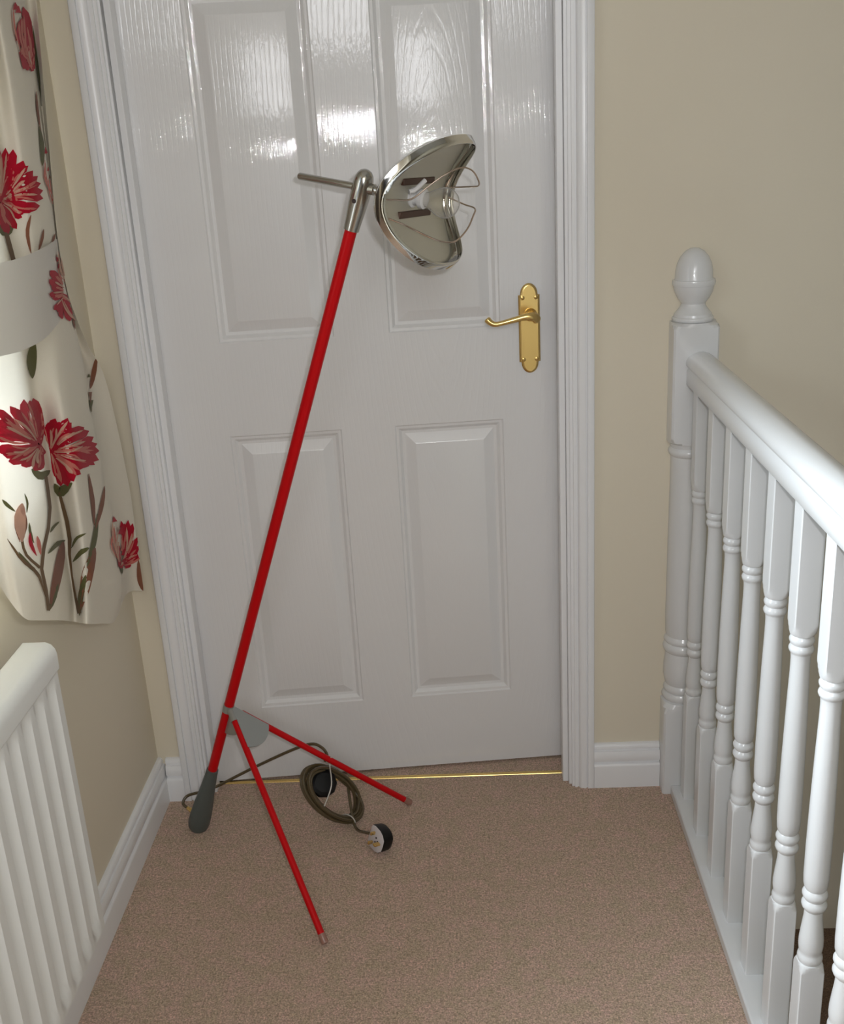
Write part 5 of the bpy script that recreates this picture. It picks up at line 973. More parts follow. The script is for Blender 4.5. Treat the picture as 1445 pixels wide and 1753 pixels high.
('pink',[4474,16786,4484,16815,4494,16829,4384,16815,4394,16844,4404,16858,4244,16858,4254,16887,4274,16916,4084,16916,4104,16944,4124,16973,3914,16959,3934,16987,3964,17031,3693,17002,3723,17045,3753,17074,3473,17045,3503,17088,3533,17117,3333,17117,3333,17117,3333,17117]),
('pale',[4714,16786,4734,16801,4744,16801,4704,16829,4724,16844,4744,16844,4684,16887,4714,16901,4734,16901,4664,16944,4704,16959,4734,16973,4664,17016,4704,17031,4744,17031,4664,17088,4704,17088,4754,17103,4684,17160,4714,17160,4754,17160,4724,17203,4724,17203,4724,17203]),
('pink',[4734,16772,4754,16786,4774,16786,4734,16815,4754,16815,4784,16829,4734,16872,4764,16887,4794,16887,4724,16930,4764,16944,4804,16944,4724,16987,4774,17002,4814,17002,4734,17059,4774,17059,4824,17074,4744,17117,4774,17117,4824,17131,4774,17160,4784,17160,4784,17160]),
('pink',[4564,16685,4564,16714,4574,16729,4434,16671,4434,16700,4434,16729,4234,16642,4244,16685,4254,16729,4014,16628,4014,16671,4024,16714,3763,16585,3763,16642,3763,16685,3443,16556,3443,16614,3433,16657,3093,16527,3093,16585,3083,16628,2823,16556,2823,16556,2823,16556]),
('pale',[4624,16484,4614,16484,4604,16498,4574,16412,4564,16427,4544,16427,4514,16311,4494,16326,4474,16340,4454,16211,4434,16225,4404,16240,4424,16124,4394,16139,4364,16139,4404,16024,4364,16024,4334,16024,4384,15937,4354,15937,4324,15937,4344,15866,4344,15866,4334,15866]),
('pink',[4524,16685,4534,16700,4534,16729,4394,16671,4394,16700,4394,16714,4184,16657,4194,16685,4194,16714,3934,16642,3944,16671,3954,16714,3653,16642,3663,16671,3673,16714,3293,16642,3303,16685,3313,16714,2903,16657,2913,16685,2933,16729,2622,16685,2622,16685,2622,16685]),
('pink',[4454,16642,4454,16657,4454,16671,4364,16614,4364,16628,4364,16642,4234,16556,4234,16585,4224,16599,4084,16513,4084,16542,4084,16570,3924,16498,3924,16527,3934,16556,3733,16498,3753,16542,3763,16570,3553,16527,3563,16556,3573,16585,3423,16556,3423,16570,3423,16570]),
('pink',[4684,16801,4704,16815,4734,16829,4644,16901,4674,16916,4714,16930,4594,17059,4634,17074,4674,17088,4544,17232,4594,17246,4644,17261,4514,17390,4564,17405,4624,17433,4484,17563,4554,17592,4614,17606,4484,17735,4534,17750,4594,17764,4524,17865,4534,17865,4534,17865]),
('pink',[4404,16585,4404,16599,4404,16614,4314,16556,4314,16585,4314,16599,4174,16527,4174,16556,4174,16585,4014,16498,4004,16527,4004,16556,3864,16441,3843,16470,3823,16513,3683,16369,3663,16398,3633,16441,3503,16297,3483,16326,3453,16355,3343,16268,3343,16268,3343,16268]),
('pale',[4384,16470,4374,16470,4364,16484,4304,16383,4294,16398,4284,16412,4174,16268,4164,16283,4144,16297,4024,16153,4014,16182,3994,16196,3854,16067,3843,16096,3823,16124,3643,15995,3633,16038,3623,16067,3423,15952,3413,15981,3393,16009,3243,15937,3243,15952,3243,15952]),
('pink',[4604,16772,4624,16786,4634,16801,4514,16815,4534,16844,4554,16872,4384,16887,4414,16930,4434,16959,4244,16973,4284,17016,4314,17045,4124,17059,4164,17103,4204,17146,3984,17174,4034,17218,4094,17261,3854,17290,3904,17318,3954,17361,3803,17390,3803,17390,3813,17405]),
('pale',[4534,16944,4554,16959,4564,16973,4464,16973,4484,17002,4504,17016,4374,17045,4394,17074,4424,17103,4274,17117,4304,17146,4334,17189,4194,17203,4234,17232,4274,17261,4124,17318,4184,17347,4234,17376,4084,17433,4134,17448,4174,17477,4094,17520,4094,17520,4104,17520]),
('pink',[4564,16858,4574,16872,4584,16887,4484,16916,4494,16930,4514,16944,4354,16987,4374,17016,4404,17045,4234,17088,4264,17117,4284,17146,4134,17203,4174,17232,4204,17246,4044,17333,4094,17361,4144,17390,3984,17477,4024,17491,4074,17520,3974,17592,3984,17592,3984,17592]),
('pale',[4714,16599,4694,16599,4684,16614,4694,16527,4664,16527,4644,16527,4664,16412,4634,16427,4594,16427,4634,16311,4594,16311,4554,16311,4624,16211,4574,16196,4524,16196,4614,16096,4564,16081,4514,16081,4604,15995,4564,15981,4524,15981,4564,15909,4564,15909,4564,15909]),
('pale',[4654,16585,4644,16585,4634,16599,4584,16470,4564,16484,4554,16498,4484,16326,4464,16340,4444,16340,4384,16153,4354,16168,4334,16182,4294,16009,4264,16024,4234,16038,4204,15851,4164,15866,4124,15880,4094,15693,4064,15707,4034,15722,3994,15607,3994,15607,3984,15607]),
('pink',[4494,16671,4494,16685,4504,16714,4364,16642,4374,16671,4374,16700,4174,16614,4184,16642,4184,16685,3944,16585,3954,16628,3964,16671,3693,16599,3723,16642,3743,16700,3403,16642,3443,16700,3483,16743,3113,16714,3153,16757,3193,16801,2933,16801,2933,16801,2933,16801]),
('pale',[4344,16815,4344,16829,4354,16844,4264,16858,4274,16872,4284,16887,4154,16901,4174,16930,4184,16944,4024,16959,4034,16973,4054,17002,3874,16987,3894,17016,3914,17045,3693,17002,3703,17031,3723,17059,3503,17016,3513,17045,3523,17074,3363,17045,3363,17045,3363,17059]),
('pink',[4704,16527,4684,16527,4664,16527,4704,16455,4674,16441,4644,16441,4694,16340,4654,16340,4624,16340,4664,16211,4624,16211,4584,16225,4634,16110,4584,16110,4544,16124,4574,15995,4524,16009,4484,16024,4504,15894,4464,15909,4434,15923,4424,15837,4424,15837,4424,15851]),
('pink',[4394,16815,4394,16829,4394,16844,4304,16801,4314,16829,4314,16844,4184,16801,4184,16815,4194,16844,4034,16801,4054,16829,4064,16858,3904,16829,3934,16858,3954,16887,3773,16901,3813,16930,3843,16959,3663,16973,3703,16987,3733,17016,3613,17031,3623,17045,3623,17045]),
('pale',[4794,16599,4774,16599,4754,16585,4814,16527,4784,16527,4764,16513,4844,16441,4814,16427,4774,16412,4874,16326,4824,16311,4784,16297,4894,16225,4844,16211,4794,16196,4914,16110,4854,16096,4794,16081,4904,15995,4854,15995,4804,15981,4864,15923,4854,15909,4854,15909]),
('pink',[4814,16498,4794,16484,4774,16470,4854,16484,4814,16455,4784,16441,4894,16441,4844,16412,4804,16398,4924,16383,4874,16369,4824,16340,4955,16340,4884,16311,4824,16297,4955,16268,4884,16268,4814,16254,4944,16211,4884,16211,4824,16196,4874,16168,4874,16168,4874,16168]),
('green',[6316,17405,6336,17419,6356,17433,6156,17433,6256,17491,6346,17548,5965,17491,6126,17592,6266,17678,5825,17520,5965,17664,6096,17807,5785,17520,5785,17678,5785,17822,5625,17505,5525,17606,5425,17721,5325,17462,5235,17520,5165,17592,5075,17448,5065,17462,5055,17477]),
('green',[4914,17922,4944,17937,4975,17937,4774,17951,4894,18009,5035,18066,4654,18023,4834,18124,5045,18239,4614,18023,4744,18210,4884,18397,4674,18023,4614,18196,4564,18368,4534,17966,4444,18081,4354,18196,4334,17879,4274,17937,4214,18009,4164,17836,4154,17851,4134,17865]),
('stem',[5345,17678,5495,17692,5645,17707,5405,18311,5555,18325,5695,18340,5475,18829,5615,18843,5735,18843,5865,19591,5965,19577,6066,19577,6356,20382,6446,20368,6526,20353,6616,21101,6696,21101,6776,21101,6536,21892,6606,21907,6686,21907,6486,22554,6566,22568,6636,22568]),
('stem',[4654,18210,4744,18239,4834,18268,4574,18670,4664,18699,4754,18714,4494,19275,4584,19289,4684,19318,4494,19922,4584,19936,4684,19951,4624,20497,4724,20512,4834,20512,4664,21303,4784,21317,4914,21346,4584,22079,4724,22108,4864,22137,4324,22554,4454,22583,4584,22612]),
('brown',[3223,17520,3233,17520,3253,17534,3163,17735,3243,17750,3313,17750,3113,18052,3233,18052,3343,18066,3093,18383,3233,18383,3363,18383,3113,18670,3243,18670,3373,18670,3173,18958,3283,18972,3383,18972,3253,19231,3323,19231,3383,19231,3333,19418,3343,19418,3363,19418]),
('brown',[2102,18023,2112,18009,2142,18009,2192,18167,2272,18153,2362,18138,2352,18383,2472,18368,2592,18368,2542,18642,2662,18627,2773,18613,2712,18886,2813,18872,2923,18857,2903,19145,2993,19131,3093,19116,3113,19375,3173,19361,3233,19346,3283,19533,3303,19533,3313,19519]),
('green',[3003,19016,3013,19001,3033,19001,3023,19217,3113,19203,3193,19203,3113,19505,3243,19490,3373,19476,3233,19821,3393,19807,3543,19792,3393,20123,3543,20094,3693,20080,3603,20425,3723,20411,3843,20396,3813,20713,3884,20699,3954,20699,3974,20914,3994,20914,4004,20914]),
('brown',[3443,20238,3473,20224,3513,20224,3433,20425,3583,20396,3723,20368,3493,20684,3723,20655,3944,20612,3603,21001,3874,20957,4124,20929,3743,21346,4014,21317,4264,21303,3954,21821,4184,21806,4414,21806,4194,22281,4344,22281,4504,22281,4424,22583,4454,22583,4484,22583]),
('green',[4064,21231,4084,21231,4094,21231,4064,21403,4134,21389,4204,21389,4104,21634,4224,21634,4344,21634,4164,21892,4314,21878,4464,21878,4224,22108,4374,22108,4534,22108,4274,22310,4414,22324,4554,22324,4354,22511,4434,22511,4524,22525,4434,22655,4454,22669,4474,22669]),
('green',[3813,20238,3823,20224,3823,20224,3874,20296,3894,20253,3924,20210,3954,20353,4004,20296,4044,20238,4054,20411,4114,20353,4174,20281,4154,20483,4224,20425,4294,20382,4294,20598,4364,20555,4424,20526,4454,20713,4494,20684,4534,20670,4584,20785,4594,20785,4604,20770]),
('green',[3884,19692,3894,19692,3894,19692,3974,19749,3994,19735,4004,19706,4104,19821,4134,19792,4154,19749,4224,19893,4254,19864,4294,19821,4314,19979,4354,19951,4404,19922,4394,20080,4444,20066,4484,20051,4484,20195,4514,20181,4544,20181,4564,20267,4574,20267,4574,20267]),
('brown',[4995,20023,5025,20023,5055,20023,5005,20281,5175,20267,5385,20267,5095,20641,5445,20641,5755,20627,5355,21058,5735,21044,6035,21015,5705,21461,5985,21432,6226,21389,6015,21892,6216,21864,6396,21835,6276,22281,6386,22252,6486,22238,6456,22511,6486,22511,6506,22497]),
('green',[5965,21662,5985,21662,5995,21662,6005,21792,6066,21777,6116,21763,6076,21979,6166,21950,6256,21936,6156,22151,6266,22123,6356,22094,6246,22281,6336,22252,6436,22223,6336,22410,6416,22381,6496,22353,6446,22511,6486,22497,6536,22482,6526,22583,6536,22583,6546,22583]),
('green',[4914,20023,4924,20008,4924,20008,5005,20080,5025,20037,5045,20008,5175,20152,5225,20094,5265,20037,5395,20224,5465,20152,5535,20080,5615,20296,5705,20238,5775,20181,5865,20396,5925,20353,5995,20296,6096,20497,6136,20468,6176,20440,6256,20555,6266,20540,6276,20540]),
('green',[5075,19332,5075,19332,5085,19332,5155,19404,5195,19390,5225,19361,5325,19490,5375,19462,5425,19433,5475,19562,5545,19533,5615,19505,5605,19634,5675,19605,5745,19577,5715,19692,5775,19663,5825,19649,5815,19735,5855,19720,5875,19706,5895,19764,5905,19764,5905,19764]),
('stem',[8308,20166,8308,20166,8328,20181,8027,20339,8077,20368,8137,20411,7707,20627,7777,20670,7847,20713,7387,20857,7457,20914,7527,20957,7036,21058,7106,21101,7177,21144,6786,21375,6856,21403,6916,21432,6676,21892,6706,21907,6746,21921,6606,22281,6616,22281,6626,22281]),
('green',[7737,20483,7757,20497,7767,20497,7597,20569,7657,20598,7707,20627,7427,20713,7507,20742,7587,20785,7267,20857,7357,20900,7447,20957,7126,20986,7207,21029,7297,21087,6986,21101,7056,21159,7116,21202,6866,21216,6906,21245,6946,21274,6806,21303,6816,21317,6816,21317]),
('stem',[7377,19390,7467,19404,7547,19404,7397,19634,7477,19649,7557,19649,7417,19994,7497,19994,7577,20008,7397,20325,7477,20339,7547,20353,7297,20569,7367,20598,7437,20627,7086,20756,7146,20799,7207,20828,6866,20900,6916,20943,6976,20986,6716,21015,6766,21058,6826,21101]),
('pale',[7187,18699,7227,18699,7267,18685,7126,18829,7297,18814,7467,18785,7116,19016,7387,18987,7677,18972,7146,19203,7477,19188,7827,19203,7197,19404,7527,19404,7867,19447,7267,19649,7547,19677,7827,19720,7377,19922,7547,19936,7717,19951,7517,20109,7547,20109,7587,20123]),
('brown',[7557,19088,7567,19073,7577,19073,7567,19174,7607,19174,7647,19159,7597,19303,7677,19303,7747,19303,7627,19433,7717,19447,7807,19462,7637,19591,7727,19605,7807,19620,7617,19778,7687,19792,7757,19807,7607,19979,7647,19979,7687,19994,7607,20109,7617,20123,7627,20123]),
('brown',[7076,19073,7086,19088,7096,19088,7046,19159,7096,19174,7136,19174,7036,19289,7106,19289,7177,19303,7056,19447,7136,19433,7217,19433,7116,19591,7197,19591,7267,19577,7237,19778,7297,19764,7357,19764,7367,19951,7407,19951,7437,19936,7467,20066,7477,20066,7487,20066]),
('pink',[7197,18785,7217,18785,7227,18771,7146,18814,7227,18814,7307,18814,7116,18872,7237,18857,7367,18857,7096,18915,7247,18915,7407,18929,7106,18972,7257,18987,7407,18987,7126,19030,7247,19044,7377,19059,7167,19102,7247,19116,7327,19131,7227,19159,7237,19159,7257,19174]),
('red',[6986,19764,6996,19764,7006,19764,6966,19850,7016,19850,7076,19850,6956,19965,7046,19965,7136,19965,6956,20080,7056,20094,7167,20109,6936,20195,7036,20224,7146,20253,6896,20353,6976,20382,7066,20411,6856,20512,6906,20526,6956,20540,6846,20627,6856,20627,6866,20627]),
('pink',[6686,19893,6696,19893,6706,19893,6636,19951,6686,19951,6746,19965,6596,20037,6686,20051,6766,20051,6576,20138,6676,20152,6776,20166,6576,20238,6676,20253,6776,20267,6596,20368,6676,20382,6756,20382,6626,20497,6676,20497,6726,20497,6666,20583,6676,20583,6686,20583]),
('green',[6936,19404,6936,19404,6946,19404,6906,19476,6946,19476,6986,19476,6896,19577,6966,19591,7026,19591,6896,19706,6966,19706,7046,19720,6876,19807,6956,19821,7036,19836,6866,19936,6926,19951,6986,19965,6856,20066,6896,20066,6936,20080,6866,20152,6866,20152,6876,20152]),
('green',[8328,18699,8328,18699,8348,18714,8227,18699,8268,18728,8328,18771,8107,18714,8197,18785,8278,18843,8007,18757,8097,18829,8187,18901,7907,18800,7997,18872,8067,18929,7797,18857,7867,18915,7927,18958,7697,18929,7737,18958,7777,18987,7647,18987,7657,19001,7657,19001]),
('green',[6926,18325,6936,18325,6936,18325,6876,18383,6906,18383,6936,18397,6826,18469,6876,18483,6926,18498,6796,18584,6856,18598,6916,18598,6796,18699,6856,18699,6916,18699,6846,18829,6896,18829,6946,18829,6916,18958,6946,18944,6976,18944,6966,19030,6976,19030,6986,19030]),
('red',[2202,20943,2132,20972,2042,21001,2232,20756,2132,20770,2002,20828,2272,20468,2132,20497,1952,20569,2282,20181,2122,20210,1852,20339]),
('red',[2182,20914,2132,20972,2062,21029,2082,20871,1982,20972,1832,21130]),
('red',[1822,20929,1091,21720,921,21878,871,21634,801,21749,731,21864,681,21576,641,21705,601,21835,500,21518,470,21662,440,21806,330,21490,310,21619,280,21734,180,21576,170,21576,170,21590]),
('red',[2182,20914,2132,20972,2072,21029,2042,20886,1942,20986,1762,21188]),
('red',[1121,21605,961,21777,871,21878,771,21634,721,21734,661,21849,581,21562,540,21677,500,21806,370,21475,340,21619,300,21763,140,21447,100,21562,60,21677]),
('red',[2202,20943,2132,20972,2042,21001,2222,20742,2122,20770,1992,20828,2242,20468,2102,20497,1912,20583]),
('red',[2252,19318,2062,19346,831,20152,2062,19145,2052,19145,2032,19159]),
('red',[2182,20929,2132,20972,2072,21015,1992,20886,1882,20986,1321,21590]),
('red',[921,21634,841,21705,771,21777,691,21504,611,21562,530,21619,540,21331,440,21389,340,21432,400,21130,280,21173,140,21216,250,20929,130,20957,0,21001,0,20814,0,20828,0,20828]),
('red',[2142,20914,2132,20972,2112,21029,2042,20914,2022,21001,2002,21087,1852,21001,1782,21159,1702,21331]),
('red',[1081,21720,1031,21864,961,22022,921,21763,851,21907,791,22051,831,21734,741,21892,661,22036,731,21734,651,21849,581,21964,601,21821,591,21821,591,21835]),
('red',[2182,20914,2132,20972,2062,21029,2112,20871,2012,20972,1892,21087,1942,20871,1301,21562,1041,21849,1031,21619,891,21763,811,21892,801,21619,741,21749,691,21878,641,21562,601,21705,551,21849,500,21547,470,21662,440,21792,380,21634,380,21634,380,21648]),
('red',[2172,20929,2132,20972,2082,21015,1992,20914,1902,21015,1641,21288]),
('red',[941,21691,871,21777,811,21864,711,21619,641,21691,571,21763,551,21504,470,21576,380,21634,400,21346,290,21403,160,21475,220,21202,100,21260,0,21317,0,21159,0,21159,0,21159]),
('red',[2192,20943,2132,20972,2052,21001,2102,20785,1982,20842,1371,21447]),
('red',[841,21173,721,21216,611,21245,711,20914,591,20943,480,20957,621,20612,490,20627,370,20641,520,20325,420,20325,310,20339,370,20123,370,20123,360,20123]),
('red',[2152,20914,2132,20972,2102,21015,2112,20900,2062,20986,2012,21073,2032,20900,1952,21015,1852,21173,1962,20900,1742,21159,1151,21864]),
('red',[1882,20886,981,21806,801,21964,1131,21605,881,21806,761,21921,851,21777,841,21792,831,21806]),
('red',[2192,20943,2132,20972,2052,21015,2092,20785,1962,20857,1351,21461]),
('red',[831,21202,711,21231,611,21260,761,20957,641,20957,520,20957,761,20670,631,20655,500,20627,751,20382,641,20368,540,20353,661,20166,651,20166,641,20166]),
('red',[2212,20943,2132,20972,2022,21015,2232,20770,2102,20799,1932,20886]),
('red',[1902,19864,731,20699,581,20742,731,20411,611,20454,490,20483,540,20267,530,20267,520,20267]),
('red',[2202,20929,2132,20972,2052,21015,2082,20799,1952,20886,1301,21533]),
('red',[1121,21389,901,21518,791,21576,791,21231,681,21288,571,21317,641,20986,530,21029,410,21058,510,20699,390,20727,260,20756,380,20425,270,20454,140,20468,190,20253,180,20253,170,20253]),
('red',[2202,20914,2132,20972,2052,21029,2012,20842,1822,21015,1121,21763]),
('red',[891,21562,791,21648,691,21734,661,21389,540,21461,430,21518,520,21188,380,21231,220,21274,410,20929,240,20957,0,21001]),
('pink',[2252,20670,2232,20670,2202,20670,2312,20540,2282,20540,2252,20540,2392,20353,2362,20339,2322,20339,2452,20152,2412,20138,2372,20138,2462,19965,2412,19965,2362,19965,2412,19764,2362,19764,2302,19764,2332,19577,2282,19591,2232,19591,2222,19462,2212,19462,2212,19462]),
('pink',[2282,20641,2262,20641,2242,20641,2372,20540,2342,20540,2322,20540,2472,20411,2442,20396,2422,20396,2562,20267,2522,20253,2492,20253,2582,20123,2542,20123,2502,20123,2552,19965,2502,19979,2462,19979,2482,19836,2442,19836,2402,19836,2402,19749,2392,19749,2392,19749]),
('pink',[1221,21677,1201,21691,1171,21720,971,21806,961,21821,941,21835,821,21806,811,21835,801,21849,691,21792,681,21806,671,21821,591,21749,581,21763,571,21792,480,21705,470,21720,460,21749,380,21648,370,21677,360,21691,290,21634,290,21634,290,21634]),
('pale',[1071,21720,1051,21749,1031,21763,931,21749,911,21763,901,21777,821,21720,811,21734,791,21749,721,21662,711,21677,691,21691,631,21619,621,21634,611,21662,520,21576,520,21605,510,21634,420,21547,420,21576,410,21590,350,21547,350,21547,350,21547]),
('pink',[1131,21705,1101,21734,1071,21763,921,21749,901,21777,881,21792,781,21720,761,21734,741,21763,651,21648,631,21677,621,21705,530,21590,520,21619,510,21662,400,21533,390,21576,370,21605,270,21504,260,21533,240,21562,150,21490,150,21504,150,21504]),
('pink',[1071,21821,1051,21849,1051,21864,791,21878,791,21907,781,21936,621,21864,611,21892,601,21921,480,21806,460,21849,450,21878,330,21734,310,21777,280,21806,160,21662,130,21691,100,21720,0,21648,0,21648,0,21648]),
('pink',[2222,20411,2212,20411,2192,20411,2252,20310,2232,20310,2202,20325,2292,20181,2262,20181,2232,20181,2322,20037,2282,20037,2242,20037,2322,19907,2282,19907,2242,19907,2312,19764,2272,19764,2222,19778,2292,19634,2242,19634,2202,19649,2232,19548,2222,19548,2222,19548]),
('pale',[2252,20699,2222,20713,2202,20713,2302,20555,2282,20555,2252,20555,2382,20339,2352,20325,2322,20325,2442,20094,2402,20094,2372,20094,2462,19893,2422,19879,2372,19879,2442,19649,2392,19649,2342,19649,2392,19433,2352,19433,2302,19447,2312,19289,2312,19289,2302,19289]),
('pink',[2102,20943,2082,20957,2072,20972,2052,20943,2032,20972,2002,21001,1972,20943,1932,21001,1902,21029,1822,21029,1662,21202,1341,21576,1161,21662,1111,21734,1091,21792,961,21763,941,21806,931,21849,861,21792,861,21821,851,21864,811,21821,811,21835,811,21835]),
('pink',[2072,20957,2062,20972,2042,20986,2002,20957,1992,20972,1972,21001,1892,21001,1842,21058,1782,21116,1211,21648,1161,21705,1131,21749,981,21777,971,21806,941,21835,861,21792,851,21821,851,21849,781,21806,781,21821,771,21849,731,21821,731,21821,731,21821]),
('pink',[1902,20986,1872,21015,1822,21058,1341,21504,1241,21605,1161,21691,1001,21705,951,21734,911,21777,851,21691,821,21720,801,21749,741,21662,731,21691,711,21734,641,21634,621,21662,611,21705,540,21605,530,21634,520,21662,470,21605,470,21605,470,21605]),
('pink',[1161,21734,1151,21749,1161,21763,951,21835,961,21864,961,21878,831,21864,821,21892,821,21921,721,21864,711,21892,711,21921,641,21835,631,21864,611,21907,571,21792,551,21835,520,21864,490,21763,470,21777,450,21806,420,21749,420,21749,420,21749]),
('pink',[1982,20943,1952,20972,1922,21001,1381,21447,1251,21590,1161,21677,901,21705,871,21734,851,21763,741,21634,711,21662,681,21691,611,21562,581,21590,551,21605,470,21447,440,21475,410,21504,350,21360,320,21389,290,21403,220,21303,220,21317,220,21317]),
('pink',[2032,20770,1992,20785,1942,20814,1952,20684,1882,20727,1171,21418]),
('pink',[1041,21317,941,21360,891,21389,861,21173,811,21188,761,21216,761,21001,711,21015,661,21029,671,20814,621,20814,571,20828,581,20627,540,20627,510,20641,500,20497,490,20497,490,20497]),
('pale',[2062,20943,2032,20957,2002,20986,2032,20929,1992,20957,1952,21001,1992,20914,1932,20972,1872,21029,1922,20929,1842,21015,1411,21475,1812,20986,1301,21547,1171,21691,1171,21605,1101,21705,1031,21792,1021,21705,981,21749,941,21806,921,21763,921,21763,921,21763]),
('pink',[2002,20972,1982,20986,1972,21001,1962,20986,1952,21001,1932,21029,1912,21001,1892,21029,1862,21073,1852,21029,1772,21116,1621,21288,1692,21159,1331,21562,1241,21677,1261,21605,1171,21705,1111,21777,1131,21705,1081,21763,1031,21806,1031,21777,1031,21777,1021,21792]),
('pink',[2082,20828,2062,20828,2042,20842,2042,20727,2012,20742,1982,20770,1972,20612,1932,20641,1862,20684]),
('pink',[1872,20512,1031,21274,961,21303,941,21144,901,21159,861,21173,871,20986,831,21001,801,21001,811,20828,791,20842,761,20842,761,20727,751,20727,751,20727]),
('pale',[1241,21475,1131,21576,1051,21634,861,21475,821,21490,791,21504,711,21260,671,21260,641,21274,631,21044,591,21044,551,21044,591,20799,540,20799,500,20799,551,20569,520,20569,480,20569,500,20411,500,20411,500,20411]),
('pale',[2222,20785,2202,20785,2192,20785,2262,20641,2242,20641,2212,20641,2322,20440,2282,20440,2252,20454,2342,20238,2302,20238,2262,20238,2312,20051,2262,20066,2212,20080,2192,19864,2142,19893,2082,19907,2022,19749,1952,19778,1872,19836]),
('pale',[2182,20785,2162,20785,2142,20785,2202,20641,2172,20641,2142,20655,2222,20440,2182,20454,2142,20454,2222,20238,2172,20238,2112,20267,2162,20051,2102,20080,2032,20109]),
('pale',[851,20540,811,20555,781,20569,741,20425,741,20425,741,20425]),
('pale',[2022,20929,2002,20929,1982,20943,1832,20929,1341,21432,1231,21547,891,21547,871,21562,841,21576,721,21375,701,21389,671,21403,601,21202,581,21216,551,21216,490,20986,470,21001,440,21015,400,20799,370,20799,340,20799,310,20655,310,20655,300,20655]),
('pink',[1301,21447,1221,21533,1151,21590,911,21590,891,21605,871,21619,731,21447,711,21461,681,21475,581,21274,551,21288,530,21303,470,21087,440,21101,410,21116,380,20886,340,20900,300,20900,290,20699,250,20699,210,20699,190,20569,190,20569,190,20569]),
('pink',[1061,21619,1031,21634,1001,21662,871,21605,861,21619,841,21634,731,21518,711,21533,691,21547,601,21403,581,21418,561,21432,500,21274,470,21288,450,21303,400,21130,380,21144,350,21159,320,21001,290,21001,270,21015,230,20914,230,20914,230,20914]),
('pale',[961,21562,931,21590,911,21590,851,21504,831,21518,811,21533,731,21389,711,21403,691,21418,621,21260,601,21274,571,21288,530,21130,500,21144,470,21144,430,20972,390,20986,360,21001,330,20842,300,20857,270,20857,230,20756,230,20756,220,20756]),
('green',[1992,20842,2012,20842,2022,20842,1882,20972,1982,20914,2062,20886,1381,21562,1932,21029,2072,20972,1221,21806,1902,21130,2062,21058,1211,21892,1872,21216,2042,21130,1291,21878,1872,21274,2012,21188,1672,21518,1872,21331,1972,21260,1852,21375,1882,21360,1902,21346]),
('brown',[110,21720,120,21720,140,21720,50,21892,150,21892,230,21892,30,22123,190,22123,310,22137,20,22324,210,22338,350,22353,10,22482,210,22511,350,22525,0,22640,160,22655,290,22684,0,22799,100,22813,200,22842,30,22942,60,22957,80,22957])]
